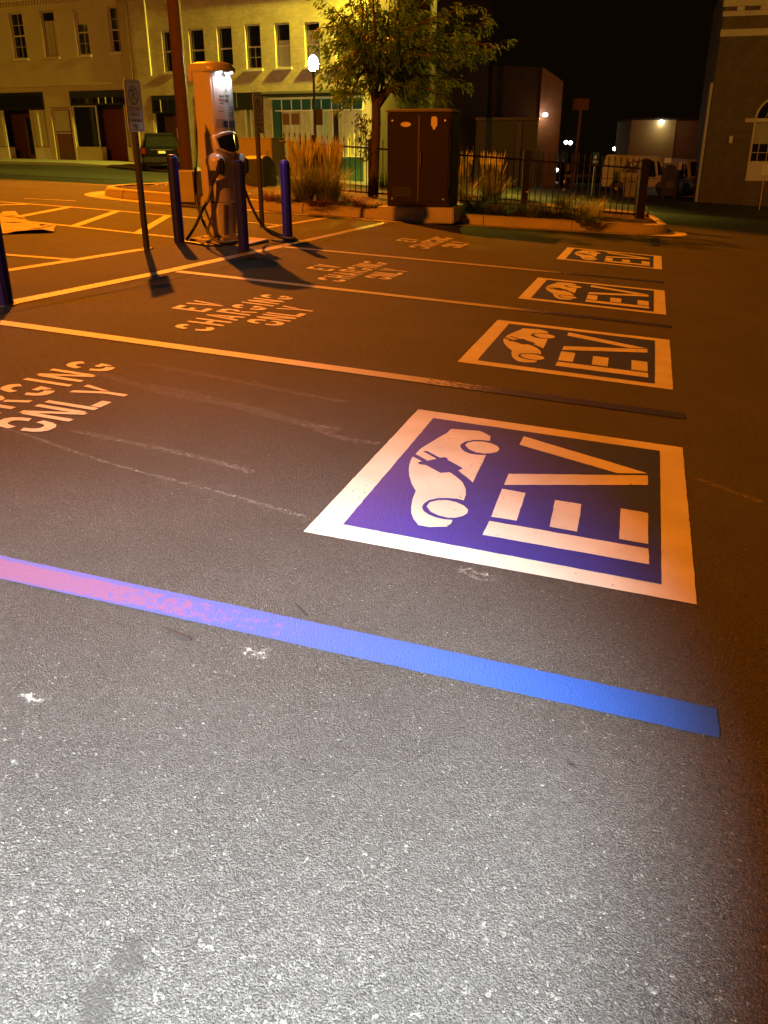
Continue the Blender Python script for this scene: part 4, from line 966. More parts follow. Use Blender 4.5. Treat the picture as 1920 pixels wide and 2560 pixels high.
for ex, ey, dy in ENDS:
    e = tp(ex, ey, dy * 1.5); st = crot + Vector((0, 0, random.uniform(-.25, .9))) + Vector((random.uniform(-.05, .05), random.uniform(-.05, .05), 0))
    mid = st.lerp(e, .5) + Vector((random.uniform(-.1, .1), random.uniform(-.1, .1), .22))
    path = catmull([st, mid, e], 7); br.tube(path, [.034 * (1 - .85 * i / (len(path) - 1)) + .003 for i in range(len(path))], 6)
    out = (e - st); out.z = 0; out = out.normalized() if out.length > .01 else Vector((1, 0, 0))
    for j in range(9):
        t_ = .38 + .62 * j / 8; q = path[min(int(t_ * (len(path) - 1)), len(path) - 1)]
        for s2 in range(2):
            tw = q + Vector((random.uniform(-.34, .34), random.uniform(-.34, .34), random.uniform(-.24, .12)))
            br.tube([q, q.lerp(tw, .5) + Vector((0, 0, .05)), tw], [.006, .004, .002], 4, False)
            for k in range(17):
                f_ = random.random() ** .6; p = q.lerp(tw, f_) + Vector((random.gauss(0, .045), random.gauss(0, .045), random.gauss(0, .03)))
                leaf(leaves, p, random.uniform(.085, .155), random.uniform(.012, .021), out)
# bare upright stems and a leafy side shoot
for pts in ([(938,240),(915,150),(893,90),(880,30),(870,-20)], [(940,240),(925,120),(915,20)], [(940,245),(962,130),(975,0)], [(945,245),(1000,160),(1030,60)]):
    pth = catmull([tp(*p) for p in pts], 5); br.tube(pth, [.022 - .016 * i / len(pth) for i in range(len(pth))], 6)
tr = trunk.build('trunk', 'bark', tree, smooth=True); br.build('limbs', 'bark', tree, smooth=True); leaves.build('crown', 'leaf_tree', tree)
sh = MB(); sl = MB(); pth = catmull([tp(930, 405), tp(915, 380), tp(908, 330), tp(906, 292)], 6); sh.tube(pth, .006, 5)
for q in pth[3:]:
    for k in range(16): leaf(sl, q + Vector((random.gauss(0, .09), random.gauss(0, .09), random.gauss(0, .03))), .10, .014, Vector((random.uniform(-1, 1), random.uniform(-1, 1), 0)))
so = sh.build('side_shoot', 'bark', tree, smooth=True); sl.build('shoot_leaves', 'leaf_low', so)

# ================================================================== POLES AND LAMPS
def P0(x, y, dz=0): return Vector((x, y, gz(x, y) + dz))
B = P0(*POLE_XY)
t = thing('utility_pole', 'tall brown wooden utility pole behind the concrete block, carrying the lot floodlight', 'utility pole', B)
b = MB(); b.tube([(0, 0, -.3), (0, 0, 4), (0, 0, 8.5), (0, 0, 13.6)], [.205, .185, .16, .135], 14); b.build('shaft', 'wood_pole', t, smooth=True)
b = MB(); b.tube([(.17, -.12, 0), (.155, -.11, 4), (.14, -.10, 9)], .022, 6); b.build('conduit', 'steel', t, smooth=True)
fl = Vector(FLOOD) - B
b = MB(); b.tube([(0, 0, fl.z + .1), (fl.x * .5, fl.y * .5, fl.z + .35), (fl.x * .9, fl.y * .9, fl.z + .33)], .03, 8); arm = b.build('lamp_arm', 'steel', t, smooth=True)
b = MB(); mm = Matrix.Translation(fl + Vector((-.12, .3, .22))) @ (Vector((.25, -.75, -.5)).to_track_quat('-Z', 'Y').to_matrix().to_4x4()); b.box(-.22, .22, -.17, .17, 0, .14, mm); b.build('floodlight_head', 'dark_metal', t, bevel=.02)
b = MB(); b.box(-.9, .9, -.06, .06, 12.6, 12.72); b.build('crossarm', 'wood_pole', t, bevel=.01)
# sodium lamp post at the left of the lot, outside the picture
LB = P0(LOTLAMP[0] - 1.2, LOTLAMP[1])
t = thing('lot_lamp_post', 'dark lamp post with sodium head at the open side of the lot', 'lamp post', LB)
hh = LOTLAMP[2] - LB.z
b = MB(); b.tube([(0, 0, 0), (0, 0, hh + .3)], [.09, .06], 10); b.build('post', 'dark_metal', t, smooth=True)
b = MB(); b.tube([(0, 0, hh + .25), (1.2, 0, hh + .42)], .035, 8); b.build('arm', 'dark_metal', t, smooth=True)
b = MB(); b.loft([[Vector((1.25 + x * s_, y * s_, hh + z)) for x, y in ((-.35, -.16), (.3, -.13), (.36, 0), (.3, .13), (-.35, .16))] for z, s_ in ((.30, 1), (.42, .95), (.5, .5))]); b.build('lamp_head', 'dark_metal', t, bevel=.01)
# street lamp behind the tree
SB = P0(STREETLAMP[0] - .12, STREETLAMP[1] + .9)
t = thing('street_light', 'wooden street light pole with metal bracket, half hidden behind the tree crown', 'street light', SB)
hh = STREETLAMP[2] - SB.z
b = MB(); b.tube([(0, 0, -.2), (0, 0, hh + .8)], [.17, .12], 12); b.build('shaft', mat('pole_darkened', (.022, .014, .009), .9, var=.3), t, smooth=True)  # shaft colour darkened so the nearby lamp leaves it lost in the dark
b = MB(); b.tube(catmull([(0, 0, hh - .35), (.05, -.4, hh + .25), (.1, -.75, hh + .33)], 5), .035, 8); b.build('bracket', 'steel', t, smooth=True)
b = MB(); b.loft([[Vector((.12 + x * s_, -.9 + y * s_, hh + z)) for x, y in ((-.15, -.35), (.15, -.35), (.16, .2), (-.16, .2))] for z, s_ in ((.22, 1), (.36, .9), (.42, .5))]); b.build('lamp_head', 'steel', t, bevel=.02)
b = MB(); b.box(-.20, .20, -.19, -.175, 2.05, 2.38); b.build('reflector_plate', 'sticker', t, bevel=.01)
b = MB(); b.tube([(-.18, -.16, hh - 1.25), (.15, -.3, hh - 1.62)], .05, 6); b.box(.05, .25, -.36, -.2, hh - 2.1, hh - 1.6); b.build('cutout_switch', 'trim_white', t)
for (lx_, ly_, lz_), lb in ((SIDE_FILL, 'added unseen street light beyond the railing, brightening the brown brick front'), (LEFTLAMP, 'steel street light on the shop pavement, lighting the end of the cream front')):
    B2 = P0(lx_ + .2, ly_ + 1.0)
    t = thing('street_light', lb, 'street light', B2)
    hh = lz_ - B2.z
    b = MB(); b.tube([(0, 0, -.2), (0, 0, hh + .5)], [.12, .07], 12); b.build('shaft', 'steel', t, smooth=True)
    b = MB(); b.tube(catmull([(0, 0, hh), (-.1, -.5, hh + .36), (-.2, -.9, hh + .38)], 5), .03, 8); b.build('bracket', 'steel', t, smooth=True)
    b = MB(); b.loft([[Vector((-.2 + x * s_, -1.0 + y * s_, hh + z)) for x, y in ((-.15, -.3), (.15, -.3), (.16, .2), (-.16, .2))] for z, s_ in ((.24, 1), (.36, .9), (.42, .5))]); b.build('lamp_head', 'steel', t, bevel=.02)
# white work lamp on a stand behind the photographer
WB = P0(WHITELAMP[0], WHITELAMP[1] - .12)
t = thing('work_lamp', 'white LED work lamp on a slim stand behind the viewpoint', 'lamp', WB)
hh = WHITELAMP[2] - WB.z
b = MB(); b.tube([(0, -.1, .0), (0, -.1, hh + .02)], .016, 8); b.build('stand', 'dark_metal', t, smooth=True)
for a in (0, 120, 240):
    b = MB(); b.tube([(0, -.1, .5), (.4 * math.cos(R(a - 90)), -.1 + .4 * math.sin(R(a - 90)), .0)], .01, 6); b.build('leg', 'dark_metal', t)
b = MB(); b.box(-.12, .12, -.13, -.04, hh - .08, hh + .08); b.build('lamp_head', 'dark_metal', t, bevel=.01)
# acorn lamp
G = at(783, 158, 36.0); AB = P0(G.x, 36.0)
t = thing('acorn_lamp', 'black post lamp with glowing white acorn globe before the shop windows', 'lamp post', AB)
gh = G.z - AB.z
b = MB(); b.lathe([(.20, -.1), (.20, .12), (.15, .2), (.13, .5), (.085, .62), (.07, .75), (.055, 1.2), (.045, gh - .42), (.07, gh - .40), (.05, gh - .34), (.10, gh - .30), (.11, gh - .27)], 14); b.build('post', 'acorn_black', t, smooth=True)
b = MB(); b.lathe([(.085, gh - .265), (.15, gh - .2), (.195, gh - .05), (.19, gh + .05), (.14, gh + .17), (.07, gh + .25), (.03, gh + .27)], 16); b.build('globe', 'globe', t, smooth=True)
b = MB(); b.lathe([(.032, gh + .272), (.02, gh + .31), (.03, gh + .34), (.004, gh + .38)], 8); b.build('finial', 'acorn_black', t, smooth=True)
b = MB(); b.box(.05, .30, -.02, .02, gh - 2.1, gh - 1.55); b.build('meter_box', 'dark_metal', t, bevel=.01)
M['globe'].node_tree.nodes['Principled BSDF'].inputs['Emission Strength'].default_value = 130

# ================================================================== BUILDINGS
def wall(parent, name, material, x0, x1, z0, z1, holes, y=0., depth=.28):
    xs = sorted({x0, x1} | {h[0] for h in holes} | {h[1] for h in holes}); zs = sorted({z0, z1} | {h[2] for h in holes} | {h[3] for h in holes})
    xs = [x for x in xs if x0 <= x <= x1]; zs = [z for z in zs if z0 <= z <= z1]
    mb = MB()
    for a, b2 in zip(xs, xs[1:]):
        for c, d in zip(zs, zs[1:]):
            mx, mz = (a + b2) / 2, (c + d) / 2
            if any(h[0] < mx < h[1] and h[2] < mz < h[3] for h in holes): continue
            mb.quad((a, y, c), (b2, y, c), (b2, y, d), (a, y, d))
    for h in holes:
        a, b2, c, d = h
        mb.quad((a, y, c), (a, y, d), (a, y + depth, d), (a, y + depth, c)); mb.quad((b2, y, c), (b2, y + depth, c), (b2, y + depth, d), (b2, y, d))
        mb.quad((a, y, d), (b2, y, d), (b2, y + depth, d), (a, y + depth, d)); mb.quad((a, y, c), (a, y + depth, c), (b2, y + depth, c), (b2, y, c))
    return mb.build(name, material, parent)
def window(parent, x0, x1, z0, z1, frame='trim_pale', kind='sash', y=.14, pane='glass_dark', blind=None, grid=None):
    b = MB(); w = .055
    b.box(x0 + .005, x0 + w, y, y + .05, z0 + .005, z1 - .005); b.box(x1 - w, x1 - .005, y, y + .05, z0 + .005, z1 - .005)
    b.box(x0 + w + .001, x1 - w - .001, y, y + .05, z0 + .005, z0 + w); b.box(x0 + w + .001, x1 - w - .001, y, y + .05, z1 - w, z1 - .005)
    f = b.build('window', frame, parent)
    b = MB(); b.box(x0 + w - .01, x1 - w + .01, y + .06, y + .068, z0 + w - .01, z1 - w + .01); b.build('pane', pane, f)
    if kind == 'sash':
        zm = (z0 + z1) / 2; b = MB(); b.box(x0 + w + .002, x1 - w - .002, y + .01, y + .055, zm - .03, zm + .03); b.build('meeting_rail', frame, f)
    if grid:
        nx_, nz_, za, zb = grid
        for k in range(1, nx_):
            x = x0 + w + (x1 - x0 - 2 * w) * k / nx_; b = MB(); b.box(x - .011, x + .011, y + .03, y + .058, za, zb); b.build('glazing_bar', frame, f)
        for k in range(1, nz_):
            z = za + (zb - za) * k / nz_; b = MB(); b.box(x0 + w + .002, x1 - w - .002, y + .034, y + .0585, z - .011, z + .011); b.build('glazing_bar', frame, f)
    if blind:
        za, zb, m_ = blind; b = MB(); b.box(x0 + w + .004, x1 - w - .004, y + .0585, y + .0595, za, zb); b.build('blind', m_, f)
    b = MB(); b.box(x0 - .07, x1 + .07, -.07, y + .05, z0 - .11, z0 - .004); b.build('sill', frame, f, bevel=.01)
    return f
def box(parent, name, x0, x1, y0, y1, z0, z1, material, bevel=0.):
    b = MB(); b.box(x0, x1, y0, y1, z0, z1); return b.build(name, material, parent, bevel=bevel)
def fs(px, py=250): return fac(px, py)[0]
def fzz(px, py): return fac(px, py)[1]
def wr(xl, xr, yt, yb):
    ym = (yt + yb) / 2; return (fs(xl, ym), fs(xr, ym), fac((xl + xr) / 2, yb)[1], fac((xl + xr) / 2, yt)[1])
def hole(xl, xr, yt, yb): return wr(xl, xr, yt, yb)
def curtains(parent, x0, x1, z0, z1, y, material='curtain'):
    b = MB(); n = max(10, int((x1 - x0) / .06)); 
    for k in range(n + 1):
        x = x0 + (x1 - x0) * k / n; yy = y + .035 * math.sin(k * 1.35) + .02 * math.sin(k * .47 + 1)
        b.v += [Vector((x, yy, z0)), Vector((x, yy + .01 * math.sin(k), (z0 + z1) / 2)), Vector((x, yy, z1))]
    for k in range(n): b.f += [(3 * k, 3 * k + 3, 3 * k + 4, 3 * k + 1), (3 * k + 1, 3 * k + 4, 3 * k + 5, 3 * k + 2)]
    return b.build('curtain', material, parent, smooth=True)
# ---------------- building A (rendered front, four upper windows)
zbase = -.9
A = thing('shop_building', 'plain cream rendered two-storey shop building with four upper windows and dark shop bands', 'building', F0, RF)
xa0, xa1 = fs(-260), fs(341)
zt = fzz(150, -60)
WA = [wr(27.5, 61.5, 31, 147), wr(105.5, 140, 27, 143), wr(188, 220, 22, 138), wr(272, 306, 15, 131)]
st1 = hole(-60, 118, 232, 391); st1 = (st1[0], st1[1], -.4, st1[3]); dr = hole(133, 181, 268, 388); dr = (dr[0], dr[1], -.4, dr[3]); st2 = hole(174, 331, 226, 391)
dr = (dr[0], dr[1], -.4, dr[3]); st2 = (max(st2[0], dr[1] + .12), st2[1], -.4, st2[3])
wall(A, 'wall', 'render_cream', xa0, xa1, zbase, zt, WA + [st1, dr, st2])
box(A, 'pilaster', xa1 - .55, xa1 - .004, -.10, -.004, .3, zt, mat('pilaster_brown', (.30, .21, .11), .85, bump=.3))
for k in range(62):
    x = xa0 + 6.0 + k * .2
    if x > xa1 - .7: break
    box(A, 'corbel', x, x + .1, -.09, -.003, zt - 1.15, zt - .98, 'render_cream')
box(A, 'cornice', xa0, xa1, -.16, -.003, zt - .975, zt - .8, 'render_cream'); box(A, 'parapet_coping', xa0, xa1, -.2, .4, zt + .003, zt + .15, 'trim_pale')
box(A, 'string_course', xa0, xa1 - .56, -.06, -.003, st1[3] + .25, st1[3] + .36, 'render_cream')
g0 = lambda r: (2, 2, r[2] + .06, r[3] - .06)
window(A, *WA[0], 'trim_pale', 'sash', grid=(2, 4, WA[0][2] + .06, WA[0][3] - .06))
w_ = WA[1]; window(A, *w_, 'render_cream', 'plain', pane='glass_dark', blind=(w_[2] + .08, w_[2] + (w_[3] - w_[2]) * .80, 'blind'), grid=(3, 6, w_[2] + .06, w_[2] + (w_[3] - w_[2]) * .80))
w_ = WA[2]; window(A, *w_, 'trim_pale', 'sash', blind=(w_[2] + (w_[3] - w_[2]) * .68, w_[3] - .06, 'render_cream'), grid=(2, 2, w_[2] + .06, (w_[2] + w_[3]) / 2))
window(A, *WA[3], 'trim_pale', 'sash', grid=(2, 4, WA[3][2] + .06, WA[3][3] - .06))
# first shop
zb1 = fzz(60, 274); zk = fzz(100, 368)
box(A, 'shop_band', st1[0] + .01, st1[1] - .01, -.03, .10, zb1, st1[3] - .01, 'dark_metal')
for k in range(7):
    x = st1[0] + .3 + k * (st1[1] - st1[0] - .4) / 7; box(A, 'transom_pane', x, x + (st1[1] - st1[0]) / 7 - .08, -.045, -.032, zb1 + .12, st1[3] - .15, 'glass_dark')
box(A, 'shop_back', st1[0], st1[1], 1.3, 1.36, -.4, zb1, 'door_brown')
xd0, xd1 = fs(14, 330), fs(80, 330)
box(A, 'shop_door', xd0 + .3, xd1 - .35, 1.2, 1.29, -.1, zb1 - .05, 'door_brown'); box(A, 'door_glass', xd0 + .45, xd1 - .5, 1.17, 1.195, .5, zb1 - .4, 'glass_dark')
for xa_, xb_ in ((st1[0] + .05, xd0), (xd1, st1[1] - .02)):
    box(A, 'bulkhead', xa_, xb_, .02, .5, -.3, zk, 'trim_white', .01); sw = box(A, 'shop_window', xa_ + .03, xb_ - .03, .08, .085, zk + .04, zb1 - .02, 'glass_curtain')
    curtains(sw, xa_ + .06, xb_ - .06, zk + .03, zb1 - .03, .03); box(A, 'mullion', xa_, xa_ + .05, .02, .10, zk, zb1, 'trim_pale'); box(A, 'mullion', xb_ - .05, xb_, .02, .10, zk, zb1, 'trim_pale')
# boarded door
box(A, 'door_frame', dr[0] + .004, dr[1] - .004, .12, .2, -.3, dr[3] - .004, 'render_cream'); x0, x1 = dr[0] + .16, dr[1] - .14
bd = box(A, 'boarded_door', x0, x1, .07, .118, .02, dr[3] - .12, 'door_brown'); box(bd, 'board', x0 + .03, x1 - .03, .05, .068, fzz(157, 328), dr[3] - .16, 'curtain'); box(bd, 'lower_pane', x0 + .1, x1 - .05, .055, .068, fzz(157, 380), fzz(157, 334), 'wood_red'); box(bd, 'pane_frame', x0 + .05, x1, .060, .069, fzz(157, 334), fzz(157, 331), 'trim_pale')
# second shop
zb2 = fzz(250, 263); zk2 = fzz(215, 367)
bnd = box(A, 'shop_band', st2[0] + .01, st2[1] - .01, -.03, .10, zb2, st2[3] - .01, 'dark_metal')
nb_ = 8
for k in range(nb_):
    x = st2[0] + .15 + k * (st2[1] - st2[0] - .3) / nb_; box(A, 'transom_pane', x, x + (st2[1] - st2[0] - .3) / nb_ - .06, -.045, -.032, zb2 + .1, st2[3] - .35, 'glass_dark'); box(A, 'transom_bar', x - .05, x - .01, -.06, -.032, zb2 + .08, st2[3] - .33, 'trim_pale' if k in (4, 5, 6) else 'dark_metal')
xw0, xw1 = fs(186, 316), fs(243, 316); xw0 = st2[0] + .02
box(A, 'bulkhead', xw0, xw1 + .1, .02, .4, -.3, zk2, 'render_cream', .01); sw = box(A, 'shop_window', xw0 + .06, xw1 - .06, .10, .106, zk2 + .05, zb2 - .06, 'glass_dark')
for a, b2 in ((xw0, xw0 + .055), (xw1 - .055, xw1)): box(sw, 'frame_post', a, b2, .06, .13, zk2, zb2, 'trim_white')
box(sw, 'frame_head', xw0 + .056, xw1 - .056, .06, .13, zb2 - .06, zb2 - .001, 'trim_white')
box(A, 'shop_back', xw0, st2[1], 1.2, 1.26, -.4, zb2, 'wood_red'); dd = box(A, 'shop_door', xw1 + .9, xw1 + 1.7, 1.1, 1.19, -.2, zb2 - .3, 'wood_red'); box(dd, 'door_panel', xw1 + 1.0, xw1 + 1.6, 1.07, 1.098, .4, zb2 - .8, 'glass_dark')
xr0 = fs(312, 316); box(A, 'bulkhead', xr0, st2[1] - .02, .02, .4, -.3, zk2, 'trim_white', .01); sw = box(A, 'shop_window', xr0 + .05, st2[1] - .06, .10, .106, zk2 + .05, zb2 - .02, 'glass_curtain'); box(sw, 'frame_post', xr0, xr0 + .05, .06, .13, zk2, zb2, 'trim_white'); curtains(sw, xr0 + .06, st2[1] - .07, zk2 + .05, zb2 - .03, .18)
# ---------------- building B (buff brick, seven upper windows)
Bd = thing('brick_shop_building', 'buff brick two-storey shop building with a row of tall windows and teal corner shopfront', 'building', F0, RF)
xb0, xb1 = xa1 + .004, fs(928, 150); zt2 = fzz(700, -140)
WB_ = [wr(407, 436, 76, 180), wr(474, 511, 71, 178), wr(544, 581, 66, 175), wr(614, 652, 60, 172), wr(688, 725, 57, 168), wr(762, 799, 55, 166), wr(838, 875, 54, 158)]
sA = hole(385, 478, 238, 400); sA = (sA[0], sA[1], -.8, sA[3]); sB = hole(498, 672, 232, 410); sB = (sB[0], sB[1] - .25, -.8, sB[3]); sC = hole(684, 908, 240, 440); sC = (sC[0], sC[1], -1.2, sC[3])
wall(Bd, 'wall', 'brick_buff', xb0, xb1, -1.4, zt2, WB_ + [sA, sB, sC])
b = MB(); b.quad((xb1, 0, -1.6), (xb1, 16, -1.6), (xb1, 16, zt2), (xb1, 0, zt2)); b.quad((xb0, 16, -1.6), (xb1, 16, -1.6), (xb1, 16, zt2), (xb0, 16, zt2)); b.quad((xb0, 0, zt2 - .01), (xb1, 0, zt2 - .01), (xb1, 16, zt2 - .01), (xb0, 16, zt2 - .01)); b.build('side_wall', mat('darkened_brick', (.030, .017, .011), .9, var=.3, vs=3), Bd)  # side wall near black: its shade is put into the base colour
for k in range(70):
    x = xb0 + .3 + k * .2
    if x > xb1 - .1: break
    box(Bd, 'corbel', x, x + .1, -.09, -.003, zt2 - 1.75, zt2 - 1.55, 'brick_buff')
box(Bd, 'cornice', xb0, xb1 + .1, -.16, -.003, zt2 - 1.545, zt2 - 1.35, 'brick_buff')
for k, r_ in enumerate(WB_):
    kw = {}
    if k == 3: kw = dict(grid=(2, 2, r_[2] + .06, (r_[2] + r_[3]) / 2))
    if k == 4: kw = dict(blind=(r_[2] + .06, r_[2] + (r_[3] - r_[2]) * .62, 'blind'))
    if k == 5: kw = dict(blind=(r_[2] + .06, r_[3] - .3, 'blind'))
    if k == 6: kw = dict(blind=(r_[2] + .06, r_[2] + (r_[3] - r_[2]) * .5, 'blind'))
    window(Bd, *r_, 'trim_pale', 'sash', **kw)
b = MB(); x = fs(372, 90); b.tube([(x, -.10, fzz(372, 190)), (x, -.10, zt2 - 1.6)], .045, 8); b.build('downpipe', 'trim_pale', Bd, smooth=True)
# left shopfront of B
zb = fzz(430, 283); box(Bd, 'shop_band', sA[0] + .01, sA[1] - .01, -.02, .1, zb, sA[3] - .01, 'dark_metal')
for k in range(4): 
    x = sA[0] + .1 + k * .48; box(Bd, 'transom_pane', x, x + .4, -.035, -.022, zb + .12, sA[3] - .2, 'glass_dark')
box(Bd, 'transom_bar', sA[0] + .56, sA[0] + .60, -.05, -.022, zb + .05, sA[3] - .2, 'trim_pale')
box(Bd, 'shop_back', sA[0], sA[1], .9, .95, -.8, zb, 'door_brown'); box(Bd, 'shop_door', sA[0] + .75, sA[0] + 1.3, .7, .78, -.5, zb - .05, 'wood_red'); box(Bd, 'door_post', sA[0] + .02, sA[0] + .10, .02, .14, -.5, zb, 'trim_pale'); box(Bd, 'side_panel', sA[0] + 1.35, sA[1] - .02, .3, .36, -.7, zb - .3, 'wood_red')
# middle shopfront of B
zb = fzz(585, 275); box(Bd, 'shop_band', sB[0] + .01, sB[1] - .01, -.02, .1, zb, sB[3] - .01, 'dark_metal'); box(Bd, 'shop_back', sB[0], sB[1], .5, .55, -.9, zb, 'curtain')
for px, w_, m_ in ((612, .10, 'trim_pale'), (626, .07, 'trim_pale'), (652, .08, 'trim_pale')):
    x = fs(px, 310); box(Bd, 'door_post', x, x + w_, .02, .14, -.9, zb, m_)
box(Bd, 'shop_door', fs(654, 310), fs(668, 310), .1, .16, -.8, zb - .2, 'door_brown'); box(Bd, 'hanging_sign', fs(590, 250), fs(601, 250), -.35, -.29, fzz(595, 270), fzz(595, 232), 'sign_black'); box(Bd, 'notice_paper', fs(596, 290), fs(610, 290), .12, .125, fzz(600, 305), fzz(600, 275), 'curtain')
# right teal shopfront of B
x0, x1 = sC[0], sC[1]; ztr0, ztr1 = fzz(790, 274), fzz(790, 246); zsl = fzz(790, 392)
b = MB(); b.prism([(-.62, sC[3] + .02), (-.62, sC[3] + .10), (0, sC[3] + .24), (0, sC[3] + .02)], x0 - .32, x1 + .12, 'x'); b.build('canopy', 'dark_metal', Bd)
box(Bd, 'canopy_trim', x0 - .1, x1 + .1, -.10, -.003, sC[3] - .12, sC[3] - .02, 'trim_white')
box(Bd, 'transom_rail', x0 - .02, x1 + .02, -.06, .05, ztr1, sC[3] - .13, 'teal'); box(Bd, 'transom_sill', x0 + .18, x1, -.05, .06, ztr0 - .06, ztr0, 'trim_white')
n_ = 9
for k in range(n_):
    a = x0 + (x1 - x0) * k / n_; c = x0 + (x1 - x0) * (k + 1) / n_
    box(Bd, 'transom_panel', a + .025, c - .025, -.01, .03, ztr0 + .003, ztr1 - .003, 'teal_panel'); box(Bd, 'transom_bar', c - .022, c + .022, -.03, .035, ztr0 + .001, ztr1 - .001, 'trim_white')
box(Bd, 'pilaster', x0 + .003, x0 + .40, -.02, .12, -1.2, ztr0 - .003, 'teal', .01); box(Bd, 'pilaster_edge', x0 - .04, x0 + .002, -.03, .1, -1.2, ztr0, 'trim_white')
xm = fs(833, 330); xmm = fs(843, 330)
box(Bd, 'shop_back', x0, x1, 1.6, 1.65, -1.3, ztr0, 'curtain')
for a, c in ((x0 + .42, xm), (xmm, x1 - .02)):
    sw = box(Bd, 'shop_window', a + .03, c - .03, .10, .105, zsl + .05, ztr0 - .06, mat('glass_clear', (.30, .29, .20), .12, var=.15, vs=4))
    curtains(sw, a + .04, c - .04, zsl + .04, ztr0 - .07, .045); box(Bd, 'mullion', c - .03, c + .02, .0, .14, zsl, ztr0 - .06, 'trim_white')
    box(Bd, 'bulkhead', a, c, .0, .3, -1.35, zsl, 'teal', .01); box(Bd, 'window_sill', a, c, -.05, .1, zsl + .001, zsl + .05, 'trim_white')
box(Bd, 'window_notice', fs(706, 300), fs(748, 300), .015, .02, fzz(725, 312), fzz(725, 284), 'wood_red'); 
b = MB(); p1, p2 = fac(800, 361), fac(833, 374); b.tube([(p1[0], -.03, p1[1]), (p2[0], -.03, p2[1])], .022, 6); b.build('violet_tube', 'tube_violet', Bd)
box(Bd, 'dark_post', xm + .03, xmm - .02, -.02, .2, -1.3, ztr0 - .06, 'dark_metal')

# ---------------- right-hand brick building
R0 = at(1757, 420, 50.0); R0.z = 0
RD = Vector((LU.x, LU.y, 0)).normalized(); RNR = Vector((RD.y, -RD.x, 0))
def rf(px, py):
    d = ray(px, py); t_ = (R0 - CAM).dot(RNR) / d.dot(RNR); P = CAM + d * t_; return ((P - R0).dot(RD), P.z)
Rb = thing('brick_civic_building', 'dark brown brick building with stone cornice and tall arched window beside a railing', 'building', R0, RU)
zt3 = rf(1850, -60)[1]
ww0, wz0 = rf(1868, 452); wwx = rf(1886, 300)[0]; zi = rf(1895, 297)[1]; wc = wwx + 1.12; rad = 1.12
zap, zpn = rf(1895, 403)[1], rf(1895, 360)[1]
arch = [(wc + rad * math.cos(R(a)), zi + rad * math.sin(R(a))) for a in range(0, 181, 12)]
# wall with an arched opening, built as strips
b = MB(); XR = 16.0; zb3 = -3.4
b.quad((0, 0, zb3), (wc - rad, 0, zb3), (wc - rad, 0, zt3), (0, 0, zt3)); b.quad((wc + rad, 0, zb3), (XR, 0, zb3), (XR, 0, zt3), (wc + rad, 0, zt3))
b.quad((wc - rad, 0, zb3), (wc + rad, 0, zb3), (wc + rad, 0, wz0), (wc - rad, 0, wz0))
for (xa_, za_), (xb_, zb_) in zip(arch, arch[1:]):
    b.quad((xa_, 0, za_), (xb_, 0, zb_), (xb_, 0, zt3), (xa_, 0, zt3)); b.quad((xa_, 0, za_), (xb_, 0, zb_), (xb_, .3, zb_), (xa_, .3, za_))
for x in (wc - rad, wc + rad): b.quad((x, 0, wz0), (x, .3, wz0), (x, .3, zi), (x, 0, zi))
b.build('wall', 'brick_brown', Rb)
b = MB(); b.quad((0, 0, zb3), (0, 14, zb3), (0, 14, zt3), (0, 0, zt3)); b.quad((0, 0, zt3 - .02), (XR, 0, zt3 - .02), (XR, 14, zt3 - .02), (0, 14, zt3 - .02)); b.build('side_wall', 'brick_brown', Rb)
zc0, zc1 = rf(1850, 91)[1], rf(1850, 73)[1]; xl = rf(1795, 80)[0]
box(Rb, 'stone_band', -.05, XR, -.14, -.003, zc0, zc1, 'trim_pale', .02)
zd0, zd1 = rf(1850, 27)[1], rf(1850, 17)[1]
box(Rb, 'stone_frieze', -.05, XR, -.08, -.003, rf(1850, 40)[1], zd0, 'trim_pale'); box(Rb, 'stone_cornice', -.1, XR, -.24, -.003, zd1 + .002, zt3 + .1, 'trim_pale', .02)
for k in range(9): box(Rb, 'frieze_block', .6 + k * 1.1, .95 + k * 1.1, -.16, -.003, zd0 + .002, zd1, 'trim_pale')
fr = MB(); o2 = [(wc + (rad - .11) * math.cos(R(a)), zi + (rad - .11) * math.sin(R(a))) for a in range(0, 181, 12)]
for i in range(len(arch) - 1):
    fr.quad((arch[i][0], .08, arch[i][1]), (arch[i + 1][0], .08, arch[i + 1][1]), (o2[i + 1][0], .06, o2[i + 1][1]), (o2[i][0], .06, o2[i][1])); fr.quad((o2[i][0], .06, o2[i][1]), (o2[i + 1][0], .06, o2[i + 1][1]), (o2[i + 1][0], .2, o2[i + 1][1]), (o2[i][0], .2, o2[i][1]))
fr.box(wc - rad + .002, wc - rad + .11, .06, .2, wz0, zi - .002); fr.box(wc + rad - .11, wc + rad - .002, .06, .2, wz0, zi - .002); fr.box(wc - rad + .112, wc + rad - .112, .04, .2, zi - .15, zi + .02)
af = fr.build('arched_window', 'trim_white', Rb)
b = MB(); b.prism([(wc - rad + .1, zi + .02)] + [(x, z) for x, z in o2[::-1]] + [(wc + rad - .1, zi + .02)], .20, .21, 'y'); b.build('arch_pane', 'glass_dark', af)
b = MB(); b.box(wc - rad + .1, wc + rad - .1, .20, .21, zpn, zi - .15); b.build('shaded_pane', 'blind', af)
b = MB(); b.box(wc - rad + .1, wc + rad - .1, .205, .215, zap, zpn - .002); b.build('lower_pane', 'glass_dark', af)
for k in range(1, 5):
    x = wc - rad + k * 2 * rad / 5; b = MB(); b.box(x - .015, x + .015, .17, .199, zap, zpn + .2); b.build('glazing_bar', 'trim_white', af)
b = MB(); b.box(wc - rad + .1, wc + rad - .1, .17, .197, (zap + zpn) / 2 - .015, (zap + zpn) / 2 + .015); b.build('glazing_bar', 'trim_white', af)
